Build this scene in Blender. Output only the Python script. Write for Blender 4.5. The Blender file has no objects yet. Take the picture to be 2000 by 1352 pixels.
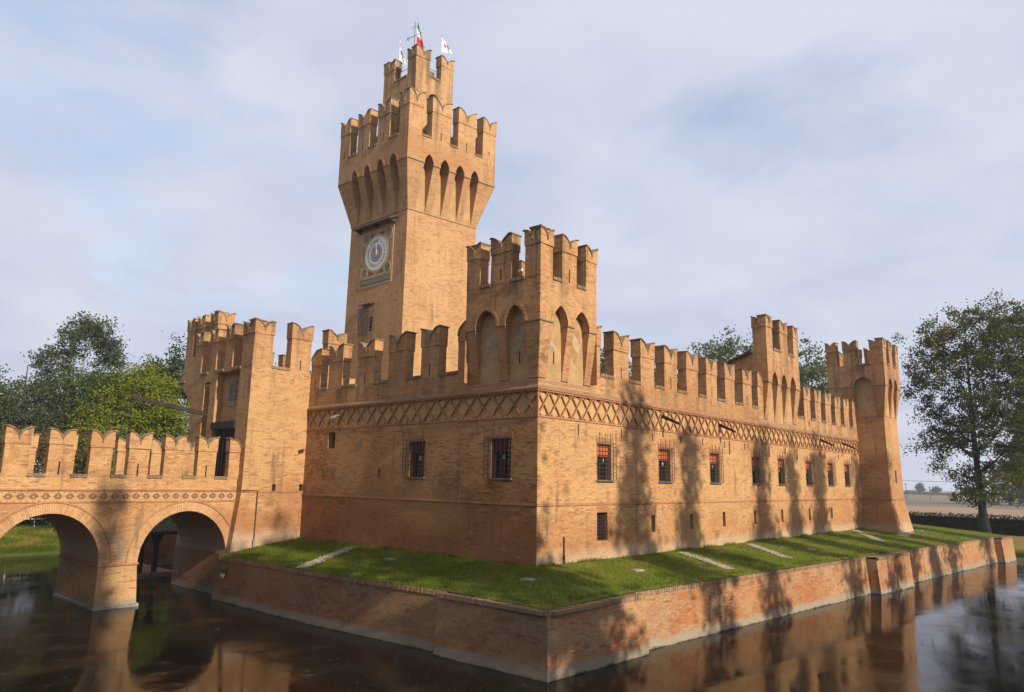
import bpy, math, random
import numpy as np
from mathutils import Vector, Matrix

rnd = random.Random(7)
rng = np.random.default_rng(7)
S = bpy.context.scene
COL = S.collection

# ------------------------------------------------------------------ camera, sky, sun, exposure
cam_d = bpy.data.cameras.new('camera')
cam = bpy.data.objects.new('camera', cam_d)
COL.objects.link(cam)
S.camera = cam
cam_d.sensor_width = 36.0
cam_d.sensor_fit = 'HORIZONTAL'
cam_d.lens = 36.0 * 1393.28 / 2000.0
cam_d.clip_start = 0.3
cam_d.clip_end = 9000.0
F_ = Vector((0.72631167, 0.66185014, 0.18554179))
R_ = Vector((0.67096558, -0.74127719, 0.01770104))
U_ = Vector((-0.14925333, -0.11163568, 0.98247693))
M_ = Matrix((R_, U_, -F_)).transposed().to_4x4()
M_.translation = Vector((-21.732, -18.344, 3.261))
cam.matrix_world = M_

SUN_EL, SUN_ROT = 29.6, 182.5
SUN_DIR = Vector((0.056, 1.0, -0.568)).normalized()       # the way the light travels
sun_d = bpy.data.lights.new('sun', 'SUN')
sun_d.energy = 5.0
sun_d.angle = math.radians(0.53)
sun_d.color = (1.0, 0.90, 0.74)
sun = bpy.data.objects.new('sun', sun_d)
COL.objects.link(sun)
sun.location = (-10, -60, 60)
sun.rotation_euler = SUN_DIR.to_track_quat('-Z', 'Y').to_euler()

world = bpy.data.worlds.new('World')
S.world = world
world.use_nodes = True
wn, wl = world.node_tree.nodes, world.node_tree.links
wn.clear()
def W(t, **k):
    n = wn.new(t)
    for a, b in k.items():
        setattr(n, a, b)
    return n
wo = W('ShaderNodeOutputWorld')
sky = W('ShaderNodeTexSky', sky_type='NISHITA')
sky.sun_disc = False
sky.sun_elevation = math.radians(SUN_EL)
sky.sun_rotation = math.radians(SUN_ROT)
sky.air_density, sky.dust_density, sky.ozone_density = 1.6, 1.0, 3.2
bg1 = W('ShaderNodeBackground'); bg1.inputs[1].default_value = 0.15
wl.new(sky.outputs[0], bg1.inputs[0])
tc = W('ShaderNodeTexCoord')
sep = W('ShaderNodeSeparateXYZ'); wl.new(tc.outputs['Generated'], sep.inputs[0])
mx = W('ShaderNodeMath', operation='MAXIMUM'); wl.new(sep.outputs[2], mx.inputs[0]); mx.inputs[1].default_value = 0.0
ad = W('ShaderNodeMath', operation='ADD'); wl.new(mx.outputs[0], ad.inputs[0]); ad.inputs[1].default_value = 0.22
dx = W('ShaderNodeMath', operation='DIVIDE'); wl.new(sep.outputs[0], dx.inputs[0]); wl.new(ad.outputs[0], dx.inputs[1])
dy = W('ShaderNodeMath', operation='DIVIDE'); wl.new(sep.outputs[1], dy.inputs[0]); wl.new(ad.outputs[0], dy.inputs[1])
cb = W('ShaderNodeCombineXYZ'); wl.new(dx.outputs[0], cb.inputs[0]); wl.new(dy.outputs[0], cb.inputs[1]); cb.inputs[2].default_value = 12.33
n1 = W('ShaderNodeTexNoise'); wl.new(cb.outputs[0], n1.inputs['Vector'])
n1.inputs['Scale'].default_value = 1.35; n1.inputs['Detail'].default_value = 10.0; n1.inputs['Roughness'].default_value = 0.57; n1.inputs['Distortion'].default_value = 0.25
r1 = W('ShaderNodeValToRGB'); wl.new(n1.outputs['Fac'], r1.inputs[0])
r1.color_ramp.elements[0].position = 0.33; r1.color_ramp.elements[0].color = (0.50, 0.50, 0.50, 1)
r1.color_ramp.elements[1].position = 0.475; r1.color_ramp.elements[1].color = (1, 1, 1, 1)
n2 = W('ShaderNodeTexNoise'); wl.new(cb.outputs[0], n2.inputs['Vector'])
n2.inputs['Scale'].default_value = 2.7; n2.inputs['Detail'].default_value = 9.0
r2 = W('ShaderNodeValToRGB'); wl.new(n2.outputs['Fac'], r2.inputs[0])
r2.color_ramp.elements[0].position = 0.36; r2.color_ramp.elements[0].color = (0.45, 0.482, 0.605, 1)
r2.color_ramp.elements[1].position = 0.66; r2.color_ramp.elements[1].color = (0.545, 0.572, 0.67, 1)
bg2 = W('ShaderNodeBackground'); bg2.inputs[1].default_value = 1.0
wl.new(r2.outputs[0], bg2.inputs[0])
ms = W('ShaderNodeMixShader')
low = W('ShaderNodeMapRange'); low.interpolation_type = 'SMOOTHSTEP'      # the cloud deck closes towards the horizon
wl.new(sep.outputs[2], low.inputs[0]); low.inputs[1].default_value = 0.14; low.inputs[2].default_value = 0.46; low.inputs[3].default_value = 1.0; low.inputs[4].default_value = 0.0
mxc = W('ShaderNodeMath', operation='MAXIMUM'); wl.new(r1.outputs[0], mxc.inputs[0]); wl.new(low.outputs[0], mxc.inputs[1])
wl.new(mxc.outputs[0], ms.inputs[0]); wl.new(bg1.outputs[0], ms.inputs[1]); wl.new(bg2.outputs[0], ms.inputs[2])
wl.new(ms.outputs[0], wo.inputs[0])

vs = S.view_settings
vs.view_transform = 'Standard'
vs.look = 'None'
vs.exposure = 0.36
vs.gamma = 1.0
vs.use_curve_mapping = False
S.render.engine = 'CYCLES'
S.cycles.use_denoising = True
S.cycles.max_bounces = 6
S.cycles.diffuse_bounces = 3
S.cycles.glossy_bounces = 3
S.cycles.transmission_bounces = 3
S.cycles.volume_bounces = 1
S.cycles.transparent_max_bounces = 4

# ------------------------------------------------------------------ materials
class NT:
    def __init__(s, name):
        s.m = bpy.data.materials.new(name)
        s.m.use_nodes = True
        s.n, s.l = s.m.node_tree.nodes, s.m.node_tree.links
        s.b = s.n['Principled BSDF']
        s.b.inputs['Specular IOR Level'].default_value = 0.25
        s.b.inputs['Roughness'].default_value = 0.85
    def add(s, t, **k):
        n = s.n.new(t)
        for a, b in k.items():
            setattr(n, a, b)
        return n
    def put(s, sock, v):
        if hasattr(v, 'is_linked') or hasattr(v, 'links'):
            s.l.new(v, sock)
        else:
            if isinstance(v, (tuple, list)) and len(v) == 3 and sock.type == 'RGBA':
                v = (*v, 1)
            sock.default_value = v
    def math(s, op, a, b=0.0, clamp=False):
        n = s.add('ShaderNodeMath', operation=op); n.use_clamp = clamp
        s.put(n.inputs[0], a); s.put(n.inputs[1], b)
        return n.outputs[0]
    def mix(s, f, a, b, blend='MIX'):
        n = s.add('ShaderNodeMix', data_type='RGBA', blend_type=blend)
        s.put(n.inputs['Factor'], f); s.put(n.inputs['A'], a); s.put(n.inputs['B'], b)
        return n.outputs['Result']
    def ramp(s, f, lo, hi, v0=0.0, v1=1.0):
        n = s.add('ShaderNodeMapRange'); n.interpolation_type = 'SMOOTHSTEP'
        s.put(n.inputs[0], f)
        for i, v in enumerate((lo, hi, v0, v1)):
            n.inputs[i + 1].default_value = v
        return n.outputs[0]
    def noise(s, vec, scale, detail=4.0, rough=0.55):
        n = s.add('ShaderNodeTexNoise')
        if vec is not None: s.l.new(vec, n.inputs['Vector'])
        n.inputs['Scale'].default_value = scale; n.inputs['Detail'].default_value = detail; n.inputs['Roughness'].default_value = rough
        return n.outputs['Fac']
    def vscale(s, vec, sc):
        n = s.add('ShaderNodeVectorMath', operation='MULTIPLY'); s.l.new(vec, n.inputs[0]); n.inputs[1].default_value = sc
        return n.outputs[0]
    def pos(s):
        return s.add('ShaderNodeNewGeometry').outputs['Position']
    def bump(s, h, strength=0.5, dist=0.01):
        n = s.add('ShaderNodeBump'); n.inputs['Strength'].default_value = strength; n.inputs['Distance'].default_value = dist
        s.l.new(h, n.inputs['Height']); s.l.new(n.outputs[0], s.b.inputs['Normal'])

def brick_material(name, pale, red, dark, mortar, bias=0.0, base_red=None, geo=False, stain=0.85, waterline=False, mort_mode=False, moss=0.0, pale_base=0.0, grime=()):
    t = NT(name)
    g = t.add('ShaderNodeNewGeometry'); P = g.outputs['Position']
    sp = t.add('ShaderNodeSeparateXYZ'); t.l.new(P, sp.inputs[0])
    sn = t.add('ShaderNodeSeparateXYZ'); t.l.new(g.outputs['True Normal'], sn.inputs[0])
    ax = t.math('ABSOLUTE', sn.outputs[0]); ay = t.math('ABSOLUTE', sn.outputs[1])
    sel = t.math('GREATER_THAN', ax, ay)
    u = t.math('ADD', t.math('MULTIPLY', sel, sp.outputs[1]), t.math('MULTIPLY', t.math('SUBTRACT', 1.0, sel), sp.outputs[0]))
    uv = t.add('ShaderNodeCombineXYZ'); t.l.new(u, uv.inputs[0]); t.l.new(sp.outputs[2], uv.inputs[1])
    uvw = uv.outputs[0]
    if geo:
        at = t.add('ShaderNodeAttribute', attribute_name='tone'); rand = at.outputs['Fac']; mfac = 0.0
    elif mort_mode:
        rand = 0.5; mfac = 1.0
    else:
        wob = t.noise(uvw, 3.0, 2.0)
        off = t.add('ShaderNodeCombineXYZ'); t.l.new(t.math('MULTIPLY', t.math('SUBTRACT', wob, 0.5), 0.03), off.inputs[1])
        av = t.add('ShaderNodeVectorMath', operation='ADD'); t.l.new(uvw, av.inputs[0]); t.l.new(off.outputs[0], av.inputs[1])
        bt = t.add('ShaderNodeTexBrick'); t.l.new(av.outputs[0], bt.inputs['Vector'])
        bt.inputs['Color1'].default_value = (0, 0, 0, 1); bt.inputs['Color2'].default_value = (1, 1, 1, 1); bt.inputs['Mortar'].default_value = (0.5, 0.5, 0.5, 1)
        bt.inputs['Scale'].default_value = 1.0; bt.inputs['Mortar Size'].default_value = 0.0075; bt.inputs['Mortar Smooth'].default_value = 0.3
        bt.inputs['Brick Width'].default_value = 0.28; bt.inputs['Row Height'].default_value = 0.078
        rand = bt.outputs['Color']; mfac = bt.outputs['Fac']
        sc = t.add('ShaderNodeSeparateColor'); t.l.new(rand, sc.inputs[0]); rand = sc.outputs[0]
    big = t.noise(t.vscale(P, (0.42, 0.42, 0.7)), 1.0, 6.0, 0.6)
    mid = t.noise(t.vscale(P, (1.4, 1.4, 3.6)), 1.0, 5.0, 0.65)
    zone = t.math('ADD', t.math('MULTIPLY', t.math('SUBTRACT', big, 0.5), 2.7), t.math('MULTIPLY', t.math('SUBTRACT', mid, 0.5), 1.9))
    k = t.math('ADD', zone, t.math('MULTIPLY', t.math('SUBTRACT', rand, 0.5), 0.62))
    k = t.math('ADD', k, bias)
    if base_red:
        k = t.math('ADD', k, t.ramp(sp.outputs[2], base_red[0], base_red[1], base_red[2], 0.0))
    f = t.ramp(k, -0.35, 0.75)
    c = t.mix(f, pale, red)
    dk = t.ramp(t.math('ADD', t.math('MULTIPLY', t.math('FRACT', t.math('MULTIPLY', rand, 7.31)), 1.0), t.math('MULTIPLY', t.math('SUBTRACT', mid, 0.5), 0.9)), 0.72, 1.06, 0.0, 0.6)
    c = t.mix(dk, c, dark)
    c = t.mix(mfac if not mort_mode else 1.0, c, mortar)
    # rain streaks and soot, with a shape of their own
    st = t.noise(t.vscale(P, (2.6, 2.6, 0.22)), 1.0, 5.0, 0.6)
    sb = t.noise(t.vscale(P, (0.5, 0.5, 0.5)), 1.0, 4.0)
    sf = t.math('MULTIPLY', t.ramp(st, 0.52, 0.74), t.ramp(sb, 0.40, 0.62))
    c = t.mix(t.math('MULTIPLY', sf, stain), c, (0.115, 0.082, 0.055))
    phase = t.noise(t.vscale(P, (0.13, 0.13, 0.22)), 1.0, 3.0, 0.5)
    c = t.mix(t.ramp(phase, 0.50, 0.66, 0.0, 0.35), c, (0.45, 0.27, 0.115))
    c = t.mix(t.ramp(phase, 0.34, 0.50, 0.50, 0.0), c, (0.31, 0.140, 0.060))
    worn = t.noise(t.vscale(P, (0.9, 0.9, 1.3)), 1.0, 6.0, 0.7)
    c = t.mix(t.ramp(worn, 0.58, 0.72, 0.0, 0.4), c, (0.44, 0.30, 0.18))
    if pale_base:
        e = t.math('ADD', sp.outputs[2], t.math('MULTIPLY', t.math('SUBTRACT', worn, 0.5), 1.1))
        c = t.mix(t.math('MULTIPLY', t.math('MULTIPLY', t.ramp(e, 0.15, 0.75, 1.0, 0.0), t.ramp(sp.outputs[2], -0.75, -0.45)), pale_base), c, (0.44, 0.345, 0.24))
    for gz0, gz1, gk in grime:
        drip = t.noise(t.vscale(P, (1.7, 1.7, 0.10)), 1.0, 5.0, 0.6)
        col_ = t.math('MULTIPLY', t.ramp(sp.outputs[2], gz0, gz1, 0.12, 1.0), t.ramp(drip, 0.44, 0.66))
        c = t.mix(t.math('MULTIPLY', col_, gk), c, (0.095, 0.072, 0.048))
    fine = t.noise(t.vscale(P, (9, 9, 14)), 1.0, 5.0, 0.7)
    c = t.mix(1.0, c, t.ramp(fine, 0.2, 0.8, 0.74, 1.2), 'MULTIPLY')
    if moss:
        c = t.mix(t.math('MULTIPLY', t.ramp(mid, 0.5, 0.75), moss), c, (0.10, 0.10, 0.045))
    if waterline:
        e = t.math('ADD', sp.outputs[2], t.math('MULTIPLY', t.math('SUBTRACT', mid, 0.5), 0.35))
        c = t.mix(t.ramp(e, -2.45, -2.18, 0.85, 0.0), c, (0.27, 0.235, 0.175))
        c = t.mix(t.ramp(e, -2.66, -2.56, 0.9, 0.0), c, (0.05, 0.042, 0.03))
    t.l.new(c, t.b.inputs['Base Color'])
    if geo or mort_mode:
        t.bump(t.noise(t.vscale(P, (3.0, 3.0, 9.0)), 1.0, 8.0, 0.7), 0.3, 0.005)
    else:
        h = t.math('ADD', t.math('MULTIPLY', t.math('SUBTRACT', 1.0, mfac), 1.0), t.math('MULTIPLY', fine, 0.8))
        h = t.math('ADD', h, t.math('MULTIPLY', rand, 0.5))
        t.bump(h, 0.7, 0.006)
    return t.m

PALE, RED, DARK, MORT = (0.50, 0.284, 0.124), (0.37, 0.168, 0.068), (0.17, 0.082, 0.040), (0.37, 0.212, 0.100)
BASE = (0.4, 3.4, 0.75)
mat_brick = brick_material('old_brick', PALE, RED, DARK, MORT, -0.05, base_red=(0.6, 4.6, 0.7), pale_base=0.55)
mat_brick_geo = brick_material('old_brick_laid', PALE, RED, DARK, MORT, -0.12, base_red=BASE, geo=True, pale_base=0.7)
mat_parapet_geo = brick_material('parapet_brick_laid', PALE, RED, DARK, MORT, 0.0, geo=True, stain=0.85, grime=((7.05, 8.0, 0.8), (7.55, 7.05, 0.7)))
mat_pier = brick_material('pier_brick', PALE, RED, DARK, MORT, -0.05, waterline=True)
mat_brick_shade = brick_material('shaded_dark_red_brick_laid', (0.44, 0.240, 0.100), (0.27, 0.105, 0.040), (0.11, 0.050, 0.026), MORT, -0.10, base_red=(0.8, 4.6, 1.25), geo=True)  # shaded wall: shade painted into the brick, plus exposed red brick lower down
mat_mortar_shade = brick_material('shaded_lime_mortar', PALE, RED, DARK, (0.33, 0.175, 0.08), mort_mode=True)  # same lime mortar, the wall's shade painted into its colour
mat_mortar = brick_material('lime_mortar', PALE, RED, DARK, MORT, mort_mode=True)
mat_brick_red = brick_material('merlon_brick', (0.48, 0.262, 0.116), (0.36, 0.158, 0.066), DARK, MORT, 0.05, stain=0.9, grime=((10.7, 11.6, 0.55), (8.0, 9.4, 0.35)))
mat_brick_keep = brick_material('keep_brick', (0.49, 0.280, 0.130), (0.39, 0.195, 0.088), (0.22, 0.115, 0.058), (0.37, 0.21, 0.10), -0.05, stain=0.8, grime=((24.6, 25.9, 0.55), (30.6, 31.7, 0.5)))
WP, WR, WD, WM = (0.37, 0.225, 0.12), (0.37, 0.115, 0.036), (0.13, 0.070, 0.040), (0.22, 0.145, 0.085)
mat_moat = brick_material('moat_brick', WP, WR, WD, WM, 0.1, waterline=True, stain=0.7)
mat_moat_geo = brick_material('moat_brick_laid', WP, WR, WD, WM, 0.1, geo=True, waterline=True, stain=0.7)
DP, DR, DD, DM = (0.235, 0.150, 0.085), (0.215, 0.082, 0.034), (0.08, 0.048, 0.031), (0.155, 0.105, 0.065)  # moat wall colours darkened: shade painted in for its shaded side
mat_moat_shade_geo = brick_material('shaded_moat_brick_laid', DP, DR, DD, DM, 0.1, geo=True, waterline=True, stain=0.8)
mat_moat_shade_mortar = brick_material('shaded_moat_mortar', DP, DR, DD, DM, mort_mode=True, waterline=True)
mat_moat_mortar = brick_material('moat_mortar', WP, WR, WD, WM, mort_mode=True, waterline=True)
mat_voussoir = brick_material('arch_brick', (0.52, 0.30, 0.15), (0.42, 0.205, 0.09), (0.25, 0.13, 0.07), MORT, -0.1, geo=True)
mat_coping = brick_material('weathered_coping', (0.24, 0.165, 0.10), (0.20, 0.11, 0.065), (0.085, 0.06, 0.042), (0.2, 0.16, 0.11), 0.0, stain=0.6, moss=0.5, mort_mode=False)
mat_coping_geo = brick_material('weathered_coping_laid', (0.27, 0.175, 0.105), (0.22, 0.115, 0.065), (0.085, 0.06, 0.042), (0.2, 0.16, 0.11), 0.0, stain=0.6, moss=0.35, geo=True)
mat_lattice = brick_material('lattice_brick', (0.47, 0.235, 0.105), (0.38, 0.16, 0.07), (0.24, 0.11, 0.06), (0.40, 0.2, 0.1), 0.0)
mat_cotto = brick_material('red_moulding', (0.40, 0.185, 0.095), (0.34, 0.13, 0.06), (0.2, 0.09, 0.05), (0.36, 0.18, 0.1), 0.1, geo=False)

def plain(name, col, rough=0.8, var=0.25, scale=6.0, bump=0.0, metal=0.0, spec=0.3, streak=False, col2=None):
    t = NT(name)
    P = t.pos()
    v = t.vscale(P, (1, 1, 0.18)) if streak else P
    f = t.noise(v, scale, 5.0, 0.6)
    c2 = col2 if col2 else tuple(x * (1 - var) for x in col)
    c = t.mix(t.ramp(f, 0.3, 0.7), col, c2)
    f2 = t.noise(P, scale * 7.3, 3.0)
    c = t.mix(1.0, c, t.ramp(f2, 0.25, 0.75, 1.0 - var * 0.5, 1.0 + var * 0.4), 'MULTIPLY')
    t.l.new(c, t.b.inputs['Base Color'])
    t.b.inputs['Roughness'].default_value = rough; t.b.inputs['Metallic'].default_value = metal
    t.b.inputs['Specular IOR Level'].default_value = spec
    if bump:
        t.bump(f2, bump, 0.01)
    return t.m

mat_plaster = plain('ochre_plaster', (0.43, 0.265, 0.125), 0.9, 0.25, 1.6, 0.25, col2=(0.33, 0.20, 0.095))
mat_plaster_b = plain('frieze_plaster', (0.48, 0.295, 0.14), 0.9, 0.25, 2.0, 0.25, col2=(0.38, 0.225, 0.105))
mat_painted_red = plain('faded_red_paint', (0.385, 0.205, 0.115), 0.9, 0.3, 5.0)
mat_painted_grey = plain('faded_grey_paint', (0.355, 0.265, 0.165), 0.9, 0.3, 5.0)
mat_painted_pale = plain('faded_pale_paint', (0.445, 0.315, 0.185), 0.9, 0.2, 5.0)
mat_iron = plain('wrought_iron', (0.045, 0.038, 0.036), 0.6, 0.4, 9.0, 0.2, spec=0.4)
mat_rosette = plain('dark_rosette_brick', (0.30, 0.14, 0.072), 0.9, 0.45, 9.0)
mat_rust = plain('rusty_iron', (0.13, 0.055, 0.03), 0.85, 0.4, 9.0)
mat_dark = plain('dark_interior', (0.012, 0.010, 0.009), 0.9, 0.3, 3.0)
mat_wood = plain('dark_timber', (0.045, 0.030, 0.022), 0.75, 0.45, 4.0, 0.4, streak=True)
mat_greywood = plain('silvered_timber', (0.15, 0.115, 0.085), 0.8, 0.4, 4.0, 0.4)
mat_beam = plain('weathered_beam', (0.040, 0.031, 0.025), 0.8, 0.4, 4.0, 0.4)
mat_blind = plain('orange_slat_blind', (0.50, 0.135, 0.045), 0.7, 0.3, 3.0, col2=(0.42, 0.10, 0.035))
mat_blind_red = plain('red_slat_blind', (0.30, 0.055, 0.03), 0.7, 0.3, 3.0)
mat_blind_shade = plain('shaded_red_blind', (0.13, 0.026, 0.018), 0.7, 0.3, 3.0)  # same red blind with shade painted in, for windows in the shaded wall
mat_white = plain('white_paint', (0.75, 0.75, 0.73), 0.6, 0.08, 4.0)
mat_stone = plain('grey_stone', (0.33, 0.29, 0.235), 0.9, 0.35, 2.5, 0.5)
mat_plaque = plain('carved_grey_stone', (0.23, 0.215, 0.185), 0.9, 0.4, 7.0, 0.6)
mat_gravel = plain('pale_gravel', (0.40, 0.345, 0.27), 0.95, 0.45, 14.0, 0.9)
mat_metal = plain('grey_pole_metal', (0.30, 0.30, 0.31), 0.45, 0.2, 4.0, metal=0.6)
mat_green = plain('flag_green', (0.02, 0.22, 0.09), 0.8, 0.15, 4.0)
mat_flagred = plain('flag_red', (0.55, 0.02, 0.03), 0.8, 0.15, 4.0)
mat_flagwhite = plain('flag_white', (0.82, 0.81, 0.80), 0.8, 0.06, 4.0)
mat_tile = plain('terracotta_tile', (0.36, 0.15, 0.075), 0.85, 0.4, 5.0, 0.4)
mat_darktile = plain('old_dark_tile', (0.10, 0.065, 0.045), 0.9, 0.4, 5.0, 0.4)
mat_dome = plain('terracotta_dome', (0.46, 0.13, 0.06), 0.8, 0.2, 5.0)
mat_clock_face = plain('clock_face_paint', (0.70, 0.665, 0.60), 0.7, 0.14, 4.0)
mat_clock_ochre = plain('clock_ochre', (0.46, 0.325, 0.175), 0.8, 0.2, 4.0)
mat_clock_red = plain('clock_oxblood', (0.25, 0.07, 0.05), 0.8, 0.25, 5.0)
mat_clock_blue = plain('clock_blue', (0.13, 0.13, 0.26), 0.7, 0.25, 6.0)
mat_clock_violet = plain('clock_violet', (0.36, 0.30, 0.40), 0.7, 0.2, 6.0)
mat_clock_gold = plain('clock_gold', (0.48, 0.40, 0.10), 0.5, 0.2, 6.0)
mat_clock_ink = plain('clock_ink', (0.16, 0.14, 0.14), 0.8, 0.1, 4.0)
mat_clock_green = plain('clock_sage', (0.20, 0.225, 0.155), 0.8, 0.3, 4.0)
mat_clock_med = plain('clock_medallion', (0.27, 0.215, 0.17), 0.8, 0.6, 9.0)

def glass_material():
    t = NT('dark_window_glass')
    t.b.inputs['Base Color'].default_value = (0.012, 0.011, 0.011, 1)
    t.b.inputs['Roughness'].default_value = 0.12
    t.b.inputs['Specular IOR Level'].default_value = 0.35
    return t.m
mat_glass = glass_material()

def leaf_material(name, a, b, c, trans=0.35):
    t = NT(name)
    at = t.add('ShaderNodeAttribute', attribute_name='tone')
    f = at.outputs['Fac']
    col = t.mix(t.ramp(f, 0.0, 0.55), a, b)
    col = t.mix(t.ramp(f, 0.72, 1.0), col, c)
    d = t.add('ShaderNodeBsdfDiffuse'); t.l.new(col, d.inputs[0])
    tr = t.add('ShaderNodeBsdfTranslucent'); t.l.new(t.mix(1.0, col, (1.1, 1.15, 0.6), 'MULTIPLY'), tr.inputs[0])
    ms = t.add('ShaderNodeMixShader'); ms.inputs[0].default_value = trans
    t.l.new(d.outputs[0], ms.inputs[1]); t.l.new(tr.outputs[0], ms.inputs[2])
    t.l.new(ms.outputs[0], t.n['Material Output'].inputs[0])
    return t.m
mat_leaf = leaf_material('green_leaf', (0.035, 0.055, 0.018), (0.085, 0.115, 0.032), (0.13, 0.13, 0.03))
mat_leaf_dark = leaf_material('dark_leaf', (0.025, 0.042, 0.018), (0.05, 0.078, 0.028), (0.075, 0.09, 0.035))
mat_leaf_grey = leaf_material('greyish_leaf', (0.045, 0.060, 0.034), (0.08, 0.10, 0.05), (0.12, 0.125, 0.07))
mat_leaf_yellow = leaf_material('yellow_green_leaf', (0.080, 0.112, 0.012), (0.185, 0.210, 0.020), (0.40, 0.31, 0.02))
mat_leaf_brown = leaf_material('browning_leaf', (0.06, 0.055, 0.022), (0.12, 0.088, 0.035), (0.16, 0.10, 0.045))
mat_leaf_poplar = leaf_material('poplar_leaf', (0.038, 0.048, 0.016), (0.095, 0.105, 0.030), (0.30, 0.22, 0.025))
mat_leaf_hedge = leaf_material('hedge_leaf', (0.010, 0.015, 0.007), (0.020, 0.028, 0.011), (0.04, 0.05, 0.018), 0.15)
mat_bark = plain('grey_bark', (0.085, 0.068, 0.052), 0.95, 0.45, 5.0, 0.6)
mat_bark_dark = plain('dark_bark', (0.022, 0.018, 0.015), 0.95, 0.45, 5.0, 0.6)
mat_bark_pale = plain('pale_bark', (0.30, 0.27, 0.235), 0.95, 0.4, 4.0, 0.4)

def grass_material():
    t = NT('lawn_grass')
    P = t.pos()
    a = t.noise(P, 0.55, 5.0); b = t.noise(P, 5.0, 5.0, 0.7)
    c = t.mix(t.ramp(a, 0.35, 0.68), (0.080, 0.112, 0.013), (0.135, 0.142, 0.026))
    c = t.mix(t.ramp(b, 0.50, 0.78, 0, 0.8), c, (0.19, 0.145, 0.055))
    t.l.new(c, t.b.inputs['Base Color'])
    t.bump(b, 0.8, 0.04)
    t.b.inputs['Specular IOR Level'].default_value = 0.1
    return t.m
mat_grass = grass_material()
mat_blade = leaf_material('grass_blade', (0.085, 0.130, 0.010), (0.150, 0.185, 0.016), (0.28, 0.23, 0.06), 0.45)

def ground_material():
    t = NT('bank_and_field_ground')
    P = t.pos()
    sp = t.add('ShaderNodeSeparateXYZ'); t.l.new(P, sp.inputs[0])
    a = t.noise(P, 0.28, 6.0, 0.62); b = t.noise(P, 2.2, 5.0, 0.7)
    g = t.mix(t.ramp(a, 0.40, 0.62), (0.075, 0.10, 0.016), (0.25, 0.165, 0.055))
    g = t.mix(t.ramp(b, 0.45, 0.75, 0, 0.6), g, (0.11, 0.115, 0.03))
    z = sp.outputs[2]
    low = t.math('MULTIPLY', t.ramp(z, -2.45, -2.05, 1.0, 0.0), 0.85)
    g = t.mix(low, g, (0.032, 0.048, 0.012))
    slope = t.math('MULTIPLY', t.ramp(z, -2.15, -1.9), t.ramp(z, -1.3, -1.12, 1.0, 0.0))
    g = t.mix(t.math('MULTIPLY', slope, t.ramp(b, 0.3, 0.6, 0.35, 0.9)), g, (0.21, 0.15, 0.055))
    top = t.ramp(z, -1.2, -1.08)
    g = t.mix(t.math('MULTIPLY', top, 0.8), g, (0.075, 0.10, 0.018))
    fl = t.noise(t.vscale(P, (0.010, 0.05, 1)), 1.0, 4.0)
    field = t.mix(t.ramp(fl, 0.35, 0.7), (0.27, 0.195, 0.135), (0.20, 0.15, 0.105))
    strip = t.ramp(t.math('ADD', sp.outputs[0], t.math('MULTIPLY', fl, 60.0)), 205, 225)
    field = t.mix(t.math('MULTIPLY', strip, 0.75), field, (0.135, 0.115, 0.085))
    c = t.mix(t.ramp(sp.outputs[0], 72, 76), g, field)
    t.l.new(c, t.b.inputs['Base Color'])
    t.bump(b, 0.7, 0.08)
    t.b.inputs['Specular IOR Level'].default_value = 0.05
    return t.m
mat_ground = ground_material()

def water_material():
    t = NT('murky_moat_water')
    P = t.pos()
    a = t.noise(P, 0.5, 5.0, 0.6); b = t.noise(t.vscale(P, (1.0, 1.0, 1.0)), 2.6, 5.0, 0.7)
    c = t.mix(t.ramp(a, 0.45, 0.7), (0.007, 0.005, 0.003), (0.022, 0.015, 0.007))
    c = t.mix(t.math('MULTIPLY', t.ramp(b, 0.56, 0.72), t.ramp(a, 0.4, 0.6)), c, (0.075, 0.055, 0.032))
    t.l.new(c, t.b.inputs['Base Color'])
    t.b.inputs['Roughness'].default_value = 0.06
    t.l.new(t.ramp(a, 0.35, 0.7, 0.055, 0.17), t.b.inputs['Roughness'])
    t.b.inputs['IOR'].default_value = 1.33
    t.b.inputs['Specular IOR Level'].default_value = 0.30
    w = t.noise(t.vscale(P, (1.2, 2.0, 1)), 1.0, 3.0, 0.55)
    t.bump(w, 0.10, 0.03)
    return t.m
mat_water = water_material()

# ------------------------------------------------------------------ mesh helpers
def link(name, me, mat, parent=None, kind=None, **props):
    o = bpy.data.objects.new(name, me)
    COL.objects.link(o)
    if mat is not None and not me.materials:
        me.materials.append(mat)
    if parent is not None:
        o.parent = parent
    if kind: o['kind'] = kind
    for k, v in props.items():
        o[k] = v
    return o

def wloc(o):
    v = Vector((0, 0, 0))
    while o is not None:
        v += o.location
        o = o.parent
    return v

def thing(name, label, cat, loc, group=None):
    o = bpy.data.objects.new(name, None)
    COL.objects.link(o)
    o.location = loc
    o.empty_display_size = 0.5
    o['label'] = label; o['category'] = cat
    if group: o['group'] = group
    return o

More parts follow.
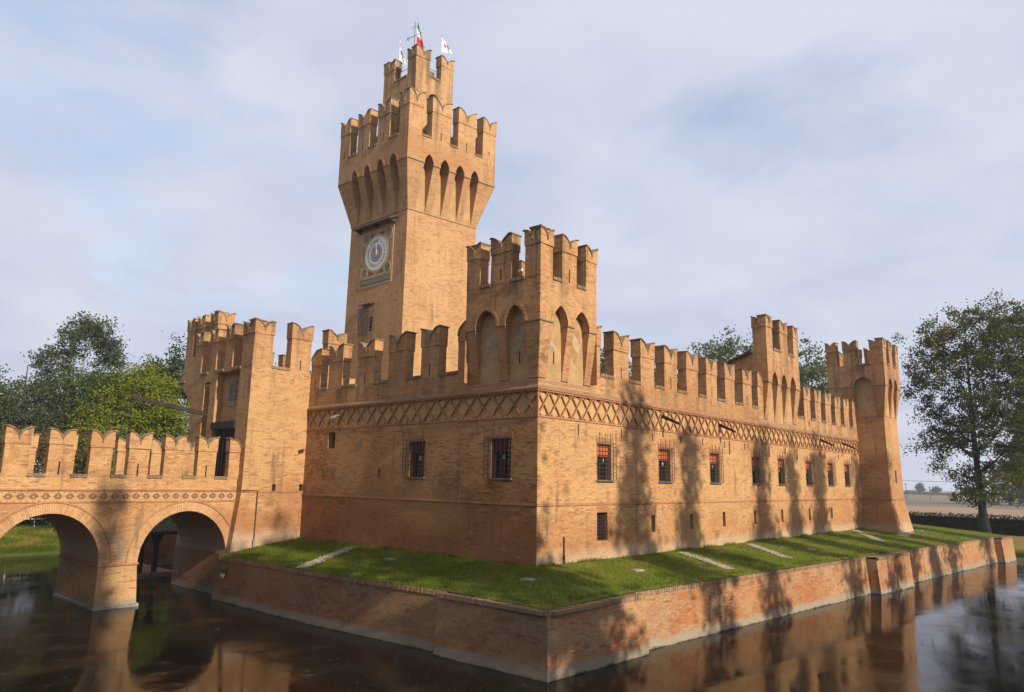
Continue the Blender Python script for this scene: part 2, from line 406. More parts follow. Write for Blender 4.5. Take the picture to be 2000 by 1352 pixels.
class MB:
    def __init__(s):
        s.v, s.f = [], []
    def add(s, vs, fs):
        b = len(s.v)
        s.v.extend(tuple(map(float, p)) for p in vs)
        s.f.extend(tuple(b + i for i in f) for f in fs)
    def quad(s, a, b, c, d):
        s.add((a, b, c, d), ((0, 1, 2, 3),))
    def hexa(s, p):      # p: 4 bottom (ccw from above), 4 top
        s.add(p, ((3, 2, 1, 0), (4, 5, 6, 7), (0, 1, 5, 4), (1, 2, 6, 5), (2, 3, 7, 6), (3, 0, 4, 7)))
    def box(s, x0, x1, y0, y1, z0, z1):
        s.hexa(((x0, y0, z0), (x1, y0, z0), (x1, y1, z0), (x0, y1, z0), (x0, y0, z1), (x1, y0, z1), (x1, y1, z1), (x0, y1, z1)))
    def fbox(s, F, u0, u1, d0, d1, z0, z1):
        s.hexa([F(u0, d1, z0), F(u1, d1, z0), F(u1, d0, z0), F(u0, d0, z0), F(u0, d1, z1), F(u1, d1, z1), F(u1, d0, z1), F(u0, d0, z1)])
    def fprism(s, F, poly, d0, d1):    # poly of (u, z), extruded from d0 (inner) to d1 (outer)
        n = len(poly)
        vs = [F(u, d1, z) for u, z in poly] + [F(u, d0, z) for u, z in poly]
        fs = [tuple(range(n)), tuple(range(2 * n - 1, n - 1, -1))]
        for i in range(n):
            j = (i + 1) % n
            fs.append((i, n + i, n + j, j))
        s.add(vs, fs)
    def tube(s, pts, rad, n=8, cap=True):
        pts = [Vector(p) for p in pts]
        rs = rad if isinstance(rad, (list, tuple)) else [rad] * len(pts)
        b = len(s.v)
        for i, p in enumerate(pts):
            d = (pts[min(i + 1, len(pts) - 1)] - pts[max(i - 1, 0)]).normalized()
            a = d.cross(Vector((0, 0, 1)) if abs(d.z) < 0.9 else Vector((1, 0, 0))).normalized()
            c = d.cross(a)
            for k in range(n):
                t = 2 * math.pi * k / n
                q = p + (a * math.cos(t) + c * math.sin(t)) * rs[i]
                s.v.append(tuple(q))
        for i in range(len(pts) - 1):
            for k in range(n):
                k2 = (k + 1) % n
                s.f.append((b + i * n + k, b + i * n + k2, b + (i + 1) * n + k2, b + (i + 1) * n + k))
        if cap:
            s.f.append(tuple(b + k for k in range(n - 1, -1, -1)))
            e = b + (len(pts) - 1) * n
            s.f.append(tuple(e + k for k in range(n)))
    def build(s, name, mat, parent=None, kind=None, smooth=False, jitter=0.0, **props):
        if jitter:
            seen = {}
            def jt(p):
                k = (round(p[0], 3), round(p[1], 3), round(p[2], 3))
                if k not in seen: seen[k] = tuple(p[i] + rnd.gauss(0, jitter) for i in range(3))
                return seen[k]
            s.v = [jt(p) for p in s.v]
        off = wloc(parent)
        me = bpy.data.meshes.new(name)
        me.from_pydata([(a - off.x, b - off.y, c - off.z) for a, b, c in s.v], [], s.f)
        if smooth:
            me.polygons.foreach_set('use_smooth', [True] * len(me.polygons))
        me.update()
        return link(name, me, mat, parent, kind, **props)

def np_mesh(name, V, Q, mat, parent=None, kind=None, tone=None, **props):
    """V (n,3), Q (m,k) faces, tone per face"""
    off = wloc(parent)
    me = bpy.data.meshes.new(name)
    m, k = Q.shape
    me.vertices.add(len(V)); me.vertices.foreach_set('co', (V - np.array(off)).astype(np.float32).ravel())
    me.loops.add(m * k); me.loops.foreach_set('vertex_index', Q.astype(np.int32).ravel())
    me.polygons.add(m); me.polygons.foreach_set('loop_start', np.arange(0, m * k, k, dtype=np.int32))
    me.polygons.foreach_set('use_smooth', np.zeros(m, dtype=bool))
    me.update(calc_edges=True)
    if tone is not None:
        a = me.attributes.new('tone', 'FLOAT', 'FACE'); a.data.foreach_set('value', tone.astype(np.float32))
    return link(name, me, mat, parent, kind, **props)

def frame(o, ud, nd):
    o, ud, nd = (np.array(q, float) for q in (o, ud, nd))
    def f(u, d, z):
        return (o[0] + u * ud[0] + d * nd[0], o[1] + u * ud[1] + d * nd[1], z + o[2])
    return f

def sheet(mb, F, u0, u1, z0, z1, holes=(), d=0.0, depth=0.35):
    us = sorted({u0, u1, *[min(max(h[0], u0), u1) for h in holes], *[min(max(h[1], u0), u1) for h in holes]})
    zs = sorted({z0, z1, *[min(max(h[2], z0), z1) for h in holes], *[min(max(h[3], z0), z1) for h in holes]})
    for i in range(len(us) - 1):
        for j in range(len(zs) - 1):
            cu, cz = (us[i] + us[i + 1]) / 2, (zs[j] + zs[j + 1]) / 2
            if any(h[0] < cu < h[1] and h[2] < cz < h[3] for h in holes):
                continue
            mb.quad(F(us[i], d, zs[j]), F(us[i + 1], d, zs[j]), F(us[i + 1], d, zs[j + 1]), F(us[i], d, zs[j + 1]))
    for h in holes:
        a, b, c, e = h[:4]; q = d - (h[4] if len(h) > 4 else depth)
        mb.quad(F(a, d, c), F(a, q, c), F(a, q, e), F(a, d, e))
        mb.quad(F(b, q, c), F(b, d, c), F(b, d, e), F(b, q, e))
        mb.quad(F(a, d, c), F(b, d, c), F(b, q, c), F(a, q, c))
        mb.quad(F(a, q, e), F(b, q, e), F(b, d, e), F(a, d, e))

def brick_rows(F, u0, u1, z0, z1, holes=(), d=0.0, L=0.28, H=0.078, J=0.009, JX=None):
    """box list (a,b,zb,zt,dout) of laid bricks, clipped at openings"""
    out = []
    JX = J if JX is None else JX
    nrow = int((z1 - z0) / H)
    for r in range(nrow):
        zb, zt = z0 + r * H + J / 2, z0 + (r + 1) * H - J / 2
        segs = [(u0, u1)]
        for h in holes:
            if h[2] < zt and h[3] > zb:
                ns = []
                for a, b in segs:
                    if h[1] <= a or h[0] >= b: ns.append((a, b)); continue
                    if h[0] > a: ns.append((a, h[0]))
                    if h[1] < b: ns.append((h[1], b))
                segs = ns
        ph = (r % 2) * 0.5 * L + rng.uniform(-0.05, 0.05)
        for a, b in segs:
            k0 = math.floor((a - ph) / L); k1 = math.ceil((b - ph) / L)
            for k in range(k0, k1):
                x0 = max(a, ph + k * L + JX / 2); x1 = min(b, ph + (k + 1) * L - JX / 2)
                if x1 - x0 > 0.03:
                    out.append((x0, x1, zb, zt))
    return np.array(out) if out else np.zeros((0, 4))

def bricks_mesh(name, F, B, mat, parent, d=0.0, pro=0.005, kind='stuff', fd=None):
    n = len(B)
    dz = rng.normal(0, 0.003, n); dd = d + pro + rng.normal(0, min(.0018, pro * .3), n) - (rng.random(n) < 0.02) * 0.02
    dd = np.maximum(dd, d + 0.001)
    V = np.zeros((n, 8, 3))
    x0, x1, z0, z1 = B[:, 0], B[:, 1], B[:, 2] + dz, B[:, 3] + dz
    bev = 0.004 if pro > .003 else 0.001
    root = 0.004 if pro > .003 else 0.0008
    for i, (uu, zz, f) in enumerate(((x0, z0, 0), (x1, z0, 0), (x1, z1, 0), (x0, z1, 0), (x0 + bev, z0 + bev, 1), (x1 - bev, z0 + bev, 1), (x1 - bev, z1 - bev, 1), (x0 + bev, z1 - bev, 1))):
        q = dd if f else np.full(n, d - root)
        if fd is not None: q = q + fd(zz)
        p = F(uu, q, zz)
        V[:, i, 0], V[:, i, 1], V[:, i, 2] = p[0], p[1], p[2]
    fq = np.array([(4, 5, 6, 7), (0, 1, 5, 4), (1, 2, 6, 5), (2, 3, 7, 6), (3, 0, 4, 7)])
    Q = (np.arange(n)[:, None, None] * 8 + fq[None]).reshape(-1, 4)
    tone = np.repeat(rng.random(n), 5)
    return np_mesh(name, V.reshape(-1, 3), Q, mat, parent, kind, tone)

# ------------------------------------------------------------------ swallow-tail merlons
def arc_pts(w, e, zc, zt, n=7):
    """right horn then left horn, as (u, z) with u from 0..w"""
    r = w / 2 + e
    right = [(w + e - r * math.sin(t), zc + (zt - zc) * math.cos(t)) for t in [i * math.pi / 2 / n for i in range(n + 1)]]
    left = [(w - u, z) for u, z in reversed(right)]
    return right, left

def merlon(F, u0, u1, zb, zs, zt, parent, t=0.5, d=0.0, mat=None, e=0.035, horns='both', slit=False):
    mat = mat or mat_brick_red
    w = u1 - u0
    G = lambda u, dd, z: F(u0 + u, d + dd, z)
    zs += rnd.uniform(-0.03, 0.03); zt += rnd.uniform(-0.05, 0.05)
    zc = zs + 0.10
    mb = MB()
    mb.fbox(G, 0, w, -t, 0, zb, zs)
    right, left = arc_pts(w, e, zc, zt)
    if horns == 'both':
        poly = [(-e, zs), (w + e, zs)] + right + left[1:]
    elif horns == 'right':       # a half merlon: one horn, high at u1
        rr = [(w + e - (w + e) * math.sin(q), zc + (zt - zc) * math.cos(q)) for q in [i * math.pi / 2 / 7 for i in range(8)]]
        poly = [(0, zs), (w + e, zs)] + rr
    else:
        rr = [(w - u, z) for u, z in [(w + e - (w + e) * math.sin(q), zc + (zt - zc) * math.cos(q)) for q in [i * math.pi / 2 / 7 for i in range(8)]]]
        poly = [(-e, zs), (w, zs)] + list(reversed(rr))
    mb.fprism(G, poly, -t - e, e)
    m = mb.build('merlon', mat, parent, jitter=.006)
    cb = MB()
    th = 0.05
    arcs = [right, list(reversed(left))] if horns == 'both' else [rr]
    for arc in arcs:
        cen = (arc[0][0], arc[-1][1])
        off = []
        for i, (u, z) in enumerate(arc):
            a = arc[max(i - 1, 0)]; b = arc[min(i + 1, len(arc) - 1)]
            tx, tz = b[0] - a[0], b[1] - a[1]
            l = math.hypot(tx, tz) or 1
            nx, nz = -tz / l, tx / l
            if nz < 0 or (abs(nz) < 1e-6 and (nx > 0) == (cen[0] > u)): nx, nz = -nx, -nz
            off.append((u + nx * th, z + nz * th))
        s = 1 if arc[0][0] > w / 2 else -1
        ext0, ext1 = (arc[0][0] + s * 0.04, arc[0][1]), (off[0][0] + s * 0.04, off[0][1])
        pin, pout = [ext0] + arc[:-1], [ext1] + off[:-1]
        for i in range(len(pin) - 1):
            d0, d1 = -t - e - 0.045, e + 0.045
            a, b, c, f = pin[i], pin[i + 1], pout[i + 1], pout[i]
            cb.hexa([G(a[0], d1, a[1]), G(b[0], d1, b[1]), G(b[0], d0, b[1]), G(a[0], d0, a[1]), G(f[0], d1, f[1]), G(c[0], d1, c[1]), G(c[0], d0, c[1]), G(f[0], d0, f[1])])
    cb.build('coping', mat_coping, m, jitter=.012)
    if slit:
        sb = MB()
        c = w / 2
        sb.fbox(G, c - 0.03, c + 0.03, -0.05, 0.004, zb + 0.05, zb + 0.62)
        sb.build('arrow_slit', mat_dark, m)
    return m

def corner_merlon(FA, FB, o, wa, wb, zb, zs, zt, parent, t=0.5, mat=None):
    """two swallow-tails meeting at an outer corner; FA and FB both start there (u = -o)"""
    merlon(FA, -o, -o + wa, zb, zs, zt, parent, t, o, mat)
    merlon(FB, -o + 0.006, -o + wb, zb, zs - 0.004, zt - 0.02, parent, t, o + 0.004, mat, e=0.033)

def sill(F, u0, u1, z, parent, d=0.0, t=0.5, mat=None):
    mb = MB()
    n = max(2, int((u1 - u0) / 0.11))
    w = (u1 - u0) / n
    for i in range(n):
        h = rnd.uniform(-0.012, 0.012)
        mb.fbox(F, u0 + i * w + 0.006, u0 + (i + 1) * w - 0.006, d - t - 0.03, d + 0.055 + rnd.uniform(-0.01, 0.01), z - 0.12, z + 0.02 + h)
    mb.build('sill', mat or mat_coping, parent, jitter=.006)

# ------------------------------------------------------------------ machicolated faces
def arch_curve(a, b, zi, za, n=6, pointed=True):
    c, h = (a + b) / 2, (b - a) / 2
    pts = []
    if pointed:
        R = ((za - zi) ** 2 + h * h) / (2 * h)
        R = max(R, h)
        for i in range(n + 1):
            z = zi + (za - zi) * math.sin(math.pi / 2 * i / n)
            x = (b - R) + 0
            uu = math.sqrt(max(R * R - (z - zi) ** 2, 0)) - R      # 0 at springing, -h at apex
            pts.append((a - uu, z))
        right = [(2 * c - u, z) for u, z in reversed(pts[:-1])]
        return pts + right
    for i in range(2 * n + 1):
        t = math.pi * i / (2 * n)
        pts.append((c - h * math.cos(t), zi + (za - zi) * math.sin(t)))
    return pts

def machicolation(F, u0, u1, arches, lows, zl, zi, za, zt, o, parent, mat, start_corner=True, end_corner=True, pointed=True, band=0.14, plaster=mat_plaster):
    """overhanging face from d=o (above zi) carried on tapering corbels over a plaster ground"""
    up = MB()
    edges = [u0] + [x for ab in arches for x in ab] + [u1]
    for i in range(0, len(edges), 2):
        up.quad(F(edges[i], o, zi), F(edges[i + 1], o, zi), F(edges[i + 1], o, zt), F(edges[i], o, zt))
    for a, b in arches:
        ring = MB()
        cur = arch_curve(a, b, zi, za, pointed=pointed)
        for p, q in zip(cur[:-1], cur[1:]):
            up.quad(F(p[0], o, p[1]), F(q[0], o, q[1]), F(q[0], o, zt), F(p[0], o, zt))
            up.quad(F(p[0], -0.01, p[1]), F(q[0], -0.01, q[1]), F(q[0], o, q[1]), F(p[0], o, p[1]))
        cu = (a + b) / 2
        out = arch_curve(a - band, b + band, zi, za + band * 1.25, pointed=pointed)
        for (p, q, r, s) in zip(cur[:-1], cur[1:], out[1:], out[:-1]):
            ring.hexa([F(p[0], o + 0.016, p[1]), F(q[0], o + 0.016, q[1]), F(q[0], o - 0.03, q[1]), F(p[0], o - 0.03, p[1]),
                       F(s[0], o + 0.016, s[1]), F(r[0], o + 0.016, r[1]), F(r[0], o - 0.03, r[1]), F(s[0], o - 0.03, s[1])])
        ring.build('arch_ring', mat, parent)
    up.build('parapet_wall', mat, parent)
    pl = MB()
    pl.quad(F(lows[0][0], 0.012, zl - 0.0), F(lows[-1][1], 0.012, zl), F(lows[-1][1], 0.012, za + 0.2), F(lows[0][0], 0.012, za + 0.2))
    pl.build('plaster_ground', plaster, parent)
    n = len(lows)
    for i in range(n):
        ta, tb = edges[2 * i], edges[2 * i + 1]
        la, lb = lows[i]
        cm = MB()
        cm.hexa([F(la, 0.035, zl), F(lb, 0.035, zl), F(lb, 0.0, zl), F(la, 0.0, zl), F(ta, o - 0.004, zi), F(tb, o - 0.004, zi), F(tb, 0.0, zi), F(ta, 0.0, zi)])
        c = cm.build('corbel', mat, parent)
        im = MB()
        im.fbox(F, ta - (0.03 if i else -0.0), tb + (0.03 if i < n - 1 else 0.0), 0.02, o + 0.03, zi - 0.045, zi + 0.02)
        im.build('impost', mat_coping, c)
        if lb - la > 0.1:
            fm = MB(); fm.fbox(F, la - 0.02, lb + 0.02, 0.0, 0.06, zl - 0.05, zl)
            fm.build('corbel_foot', mat, c)

# ------------------------------------------------------------------ the setting: ground, water, lawn
def build_ground():
    X0, X1, Y0, Y1 = -20.0, 60.0, -18.0, 42.5
    N = 24
    per = []
    for i in range(N): per.append((X0 + (X1 - X0) * i / N, Y0, 0, -1))
    for i in range(N): per.append((X1, Y0 + (Y1 - Y0) * i / N, 1, 0))
    for i in range(N): per.append((X1 - (X1 - X0) * i / N, Y1, 0, 1))
    for i in range(N): per.append((X0, Y1 - (Y1 - Y0) * i / N, -1, 0))
    pts = []
    for i, (x, y, nx, ny) in enumerate(per):
        if i % N == 0:
            q = per[i - 1]; nx, ny = nx + q[2], ny + q[3]
        pts.append((x, y, nx, ny))
    def top(x, y, off):
        near = 1.55 if (y < -10 and x < 30) or x < -19 else -1.15
        if y > 35: near = -1.05
        if x > 55: near = -1.35
        k = max(0.0, min(1.0, (off - 14) / 60.0))
        return near * (1 - k) + -1.25 * k
    offs = [(0, None, -3.2), (0.35, None, -2.45), (2.2, 0.42, 0), (4.8, 1.0, 0), (9, 1.0, 0), (15, 1.0, 0), (40, 1.0, 0), (90, 1, 0), (300, 1, 0), (800, 1, 0), (1450, 1, 0)]
    mb = MB()
    n = len(pts)
    for off, k, zz in offs:
        for x, y, nx, ny in pts:
            t = top(x, y, off)
            z = zz if k is None else (-2.45 * (1 - k) + t * k)
            mb.v.append((x + nx * off, y + ny * off, z))
    for r in range(len(offs) - 1):
        for i in range(n):
            j = (i + 1) % n
            mb.f.append((r * n + i, (r + 1) * n + i, (r + 1) * n + j, r * n + j))
    mb.build('ground', mat_ground, kind='structure')
    w = MB()
    w.quad((X0 - 0.3, Y0 - 0.3, -2.63), (X1 + 0.3, Y0 - 0.3, -2.63), (X1 + 0.3, Y1 + 0.3, -2.63), (X0 - 0.3, Y1 + 0.3, -2.63))
    w.build('water', mat_water, kind='structure')
build_ground()

OUT_L = [(-4.42, 16.72), (-4.32, 8.0), (-3.78, 0.9)]         # outer top edge of the moat wall
OUT_C = (-3.95, -3.80)
OUT_R = [(1.25, -3.62), (18.6, -4.76), (30.6, -5.62), (50.2, -7.05), (53.72, -7.9)]
ZC = -0.62
def lawn_point(inner, outer, t):
    x = inner[0] + (outer[0] - inner[0]) * t; y = inner[1] + (outer[1] - inner[1]) * t
    z = 0.03 + (ZC + 0.02 - 0.03) * (t ** 1.15)
    return (x, y, z)
inL = [(0.0, 16.72), (0.0, 8.0), (0.0, 1.35), (0.0, 0.0)]
outL = [(-4.4, 16.72), (-4.3, 8.0), (-3.76, 0.9), (-3.93, -3.78)]
inR = [(0.0, 0.0), (1.3, 0.0), (18.6, 0.0), (30.6, 0.0), (41.0, 0.0), (53.6, 0.3)]
outR = [(-3.93, -3.78), (1.25, -3.6), (18.6, -4.74), (30.6, -5.6), (41.0, -6.36), (53.6, -7.3)]
def strip_lerp(line, t):
    k = t * (len(line) - 1); i = min(int(k), len(line) - 2); f = k - i
    return (line[i][0] + (line[i + 1][0] - line[i][0]) * f, line[i][1] + (line[i + 1][1] - line[i][1]) * f)
lb = MB()
for ins, outs, nu in ((inL, outL, 24), (inR, outR, 60)):
    base = len(lb.v); nv = 8
    for i in range(nu + 1):
        a, b = strip_lerp(ins, i / nu), strip_lerp(outs, i / nu)
        for j in range(nv + 1):
            p = lawn_point(a, b, j / nv)
            lb.v.append((p[0], p[1], p[2] + rnd.uniform(-0.015, 0.015) * (0 < j < nv)))
    for i in range(nu):
        for j in range(nv):
            q = base + i * (nv + 1) + j
            lb.f.append((q, q + 1, q + nv + 2, q + nv + 1))
lb.build('lawn', mat_grass, kind='structure', smooth=True)
from mathutils.bvhtree import BVHTree
lawn_bvh = BVHTree.FromPolygons(lb.v, lb.f)

# grass blades on the lawn
def blades():
    P = []
    for ins, outs, n in ((inL, outL, 26000), (inR, outR, 62000)):
        k = len(ins) - 1
        seg = rng.integers(0, k, n * 2)
        f = rng.random(n * 2); t = rng.random(n * 2) ** 0.9
        I, O = np.array(ins), np.array(outs)
        a = I[seg] + (I[seg + 1] - I[seg]) * f[:, None]; b = O[seg] + (O[seg + 1] - O[seg]) * f[:, None]
        area = np.linalg.norm(I[1:] - I[:-1], axis=1) + np.linalg.norm(O[1:] - O[:-1], axis=1)
        near = 1.0 / (1.0 + np.maximum(0, a[:, 0]) / 14.0)
        keep = rng.random(n * 2) < (area[seg] / area.max()) * (0.35 + 0.65 * near)
        p = a + (b - a) * t[:, None]
        z = 0.03 + (ZC - 0.01) * t ** 1.15
        P.append(np.c_[p, z][keep])
    P = np.concatenate(P)
    n = len(P)
    ang = rng.uniform(0, 2 * np.pi, n); h = rng.uniform(0.035, 0.085, n); w = rng.uniform(0.006, 0.012, n) * 1.3
    lean = rng.normal(0, 0.035, (n, 2))
    V = np.zeros((n, 3, 3))
    V[:, 0] = P + np.c_[np.cos(ang) * w, np.sin(ang) * w, -0.01 * np.ones(n)]
    V[:, 1] = P - np.c_[np.cos(ang) * w, np.sin(ang) * w, 0.01 * np.ones(n)]
    V[:, 2] = P + np.c_[lean, h]
    pat = np.sin(P[:, 0] * 0.9 + np.sin(P[:, 1] * 1.3)) * 0.12 + np.sin(P[:, 0] * .37 + 2.1 * np.sin(P[:, 1] * .8 + 1)) * .15 + .06
    tall = (np.sin(P[:, 0] * 2.3 + P[:, 1] * 1.1) * np.sin(P[:, 1] * 2.9 - P[:, 0] * .7) > .55)
    V[:, 2, 2] += tall * rng.uniform(0, .07, n)
    np_mesh('grass', V.reshape(-1, 3), np.arange(n * 3).reshape(-1, 3), mat_blade, None, 'stuff', np.clip(rng.random(n) * 0.8 + 0.1 + pat, 0, 1))
blades()
def tufts():
    P = []
    for (a, c, off, n, h0) in (((0, 0), (40.1, 0), (0, -.06), 5200, .03), ((0, 0), (0, 16.6), (-.06, 0), 2400, .03), ((-3.62, -3.4), (1.3, -3.28), (0, .0), 900, ZC + .06), ((1.3, -3.28), (30, -5.2), (0, 0), 2600, ZC + .06), ((-4.02, 16.4), (-3.5, 1.2), (0, 0), 1300, ZC + .06), ((-3.5, 1.2), (-3.62, -3.4), (0, 0), 700, ZC + .06)):
        t = rng.random(n); clump = np.sin(t * 61 + 3 * np.sin(t * 17)) + .4 * rng.normal(0, 1, n); t = t[clump > .15]; m = len(t)
        p = np.outer(1 - t, a) + np.outer(t, c) + np.array(off) + rng.normal(0, .05, (m, 2))
        P.append(np.c_[p, np.full(m, h0)])
    P = np.concatenate(P); n = len(P)
    ang = rng.uniform(0, 6.28, n); h = rng.uniform(.06, .2, n); w = .011
    V = np.zeros((n, 3, 3))
    V[:, 0] = P + np.c_[np.cos(ang) * w, np.sin(ang) * w, -.02 * np.ones(n)]; V[:, 1] = P - np.c_[np.cos(ang) * w, np.sin(ang) * w, .02 * np.ones(n)]
    V[:, 2] = P + np.c_[rng.normal(0, .06, (n, 2)), h]
    np_mesh('weeds', V.reshape(-1, 3), np.arange(n * 3).reshape(-1, 3), mat_blade, None, 'stuff', rng.random(n))
tufts()

# ------------------------------------------------------------------ frames of the walls
FR = frame((0, 0, 0), (1, 0, 0), (0, -1, 0))       # long sunlit wall, u = x
FL = frame((0, 0, 0), (0, 1, 0), (-1, 0, 0))       # short shaded wall, u = y

castle = thing('castle_building', 'long brick castle range with crenellated walls, lattice frieze and barred windows above the lawn', 'castle', (0, 0, 0))
RW = [3.98, 9.12, 14.44, 19.78, 23.67, 28.39, 32.68, 36.38]
holesR = [(x + 0.06, x + 1.12, 3.36, 4.92, 0.34) for x in RW]
holesR.append((4.0, 4.78, 0.80, 1.98, 0.45))
slits = [8.40, 12.12, 15.78, 19.80, 23.84, 28.55, 32.88]
holesR += [(x, x + 0.33, 1.0, 1.78, 0.35) for x in slits]
holesL = [(1.42, 2.52, 3.37, 4.98, 0.34), (6.74, 7.82, 3.36, 4.97, 0.34), (13.93, 14.55, 4.78, 5.61, 0.35), (9.96, 10.15, 3.26, 3.70, 0.3)]

mb = MB(); sheet(mb, FR, 0.0, 40.14, -0.8, 5.80, holesR); mb.build('wall', mat_mortar, castle)
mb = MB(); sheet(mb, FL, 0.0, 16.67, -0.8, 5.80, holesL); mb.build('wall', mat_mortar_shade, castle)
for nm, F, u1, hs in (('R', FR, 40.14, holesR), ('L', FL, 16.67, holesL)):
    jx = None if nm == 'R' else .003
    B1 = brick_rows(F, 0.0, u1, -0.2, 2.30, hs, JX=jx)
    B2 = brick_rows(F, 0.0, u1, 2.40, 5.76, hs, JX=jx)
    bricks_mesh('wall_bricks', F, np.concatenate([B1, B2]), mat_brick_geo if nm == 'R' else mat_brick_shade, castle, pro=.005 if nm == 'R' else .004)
    s = MB(); s.fbox(F, -0.045 if nm == 'R' else 0.0, u1, -0.02, 0.045, 2.30, 2.395); s.build('string_course', mat_cotto, castle)
    # frieze: plaster ground, mouldings, lattice strips
    s = MB(); s.quad(F(0.0, -0.06, 5.86), F(u1, -0.06, 5.86), F(u1, -0.06, 6.84), F(0.0, -0.06, 6.84)); s.build('frieze_ground', mat_plaster_b, castle)
    e0 = -0.04 if nm == 'R' else 0.0
    s = MB(); s.fbox(F, e0, u1, -0.1, 0.035, 5.79, 5.86); s.build('frieze_moulding', mat_cotto, castle)
    e0 = -0.09 if nm == 'R' else 0.0
    s = MB(); s.fbox(F, e0, u1, -0.1, 0.06, 6.84, 6.91); s.fbox(F, e0 - 0.02 * (nm == 'R'), u1, -0.1, 0.095, 6.913, 6.985); s.build('frieze_cornice', mat_cotto, castle)
    s = MB(); s.hexa([F(0 if nm == 'L' else -0.06, 0.06, 6.985), F(u1, 0.06, 6.985), F(u1, -0.1, 6.985), F(0, -0.1, 6.985), F(0, 0.004, 7.10), F(u1, 0.004, 7.10), F(u1, -0.1, 7.10), F(0, -0.1, 7.10)])
    s.build('weathering', mat_coping, castle)
    per = 0.7425 if nm == 'R' else 0.878
    n = int(round(u1 / per)); per = u1 / n
    me_x = None
    mbx = MB(); k = 9; bw = per / 2 / k * 1.5; bh = 0.98 / (2 * k) * 1.15
    for sgn in (1, -1):
        for i in range(2 * k):
            u = per / 2 + sgn * (-per / 2 + per * (i + 0.5) / (2 * k)) ; z = 5.86 + 0.98 * (i + 0.5) / (2 * k)
            if sgn == -1 and abs(i - k + 0.5) < 1.1: continue
            mbx.fbox(F, u - bw / 2, u + bw / 2, -0.07, 0.022, z - bh / 2, z + bh / 2)
    for i in range(n):
        if me_x is None:
            o = mbx.build('lattice_strip', mat_lattice, castle); me_x = o.data
        else:
            o = link('lattice_strip', me_x, None, castle)
            o.location = Vector(F(i * per, 0, 0))
    dn = MB()
    for i in range(n * 2):
        u = (i + 0.5) * per / 2
        dn.fbox(F, u - 0.035, u + 0.035, -0.06, 0.03, 6.76, 6.84)
        dn.fbox(F, u - 0.03, u + 0.03, -0.06, 0.025, 5.86, 5.925)
    dn.build('frieze_dentils', mat_cotto, castle, 'stuff')
    s = MB(); sheet(s, F, 0.0, u1, 7.10, 7.95); s.quad(F(0, 0, 7.95), F(u1, 0, 7.95), F(u1, -0.5, 7.95), F(0, -0.5, 7.95)); s.quad(F(u1, -0.5, 7.0), F(0, -0.5, 7.0), F(0, -0.5, 7.95), F(u1, -0.5, 7.95))
    s.build('parapet', mat_mortar, castle)
    bricks_mesh('parapet_bricks', F, brick_rows(F, 0.0 if nm == 'L' else 3.6, u1, 7.11, 7.93, JX=jx), mat_parapet_geo, castle, pro=.005 if nm == 'R' else .004)
mb = MB(); mb.box(-0.02, 0.06, -0.02, 0.06, 5.862, 6.838); mb.build('frieze_corner', mat_lattice, castle)
roofm = MB()
roofm.box(0.5, 5.5, 0.5, 22.0, 6.9, 7.0); roofm.box(5.5, 40.0, 0.5, 6.0, 6.9, 7.0)
roofm.box(0.5, 40, 6.0, 6.2, -1, 6.9)
roofm.build('wall_walk', mat_tile, castle)

# merlons on the range: sunlit wall then shaded wall
RM = [5.36, 7.66, 9.90, 12.16, 14.39, 16.65, 19.0]
ends = []
for i, u in enumerate(RM):
    merlon(FR, u, u + 1.24, 7.95, 9.30, 10.15, castle, slit=(i % 2 == 0))
    ends.append((u, u + 1.24))
merlon(FR, 3.75, 4.30, 7.95, 9.30, 10.15, castle, horns='right')
ends.insert(0, (3.75, 4.30))
merlon(FR, 21.14, 21.9, 7.95, 9.35, 10.2, castle, horns='left'); ends.append((21.14, 21.9))
for a, b in zip(ends[:-1], ends[1:]):
    sill(FR, a[1], b[0], 8.03, castle)
RM2 = [28.83, 30.98, 33.12, 35.2, 37.25]
ends = [(27.3, 27.6)]
for i, u in enumerate(RM2):
    merlon(FR, u, u + 1.16, 7.90, 9.26, 10.08, castle, slit=(i % 2 == 0)); ends.append((u, u + 1.16))
merlon(FR, 39.3, 40.1, 7.90, 9.26, 10.1, castle, horns='left'); ends.append((39.3, 40.1))
for a, b in zip(ends[:-1], ends[1:]):
    sill(FR, a[1], b[0], 7.98, castle)
LM = [(4.2, 4.72, 'left'), (6.02, 7.25, 'both'), (8.36, 9.72, 'both'), (10.92, 12.30, 'both'), (13.62, 14.90, 'both'), (15.72, 16.64, 'left')]
for i, (a, b, h) in enumerate(LM):
    merlon(FL, a, b, 7.95, 9.38, 10.25, castle, horns=h, slit=(i % 2 == 1), t=0.47)
for a, b in zip(LM[:-1], LM[1:]):
    sill(FL, a[1], b[0], 8.04, castle, t=0.47)

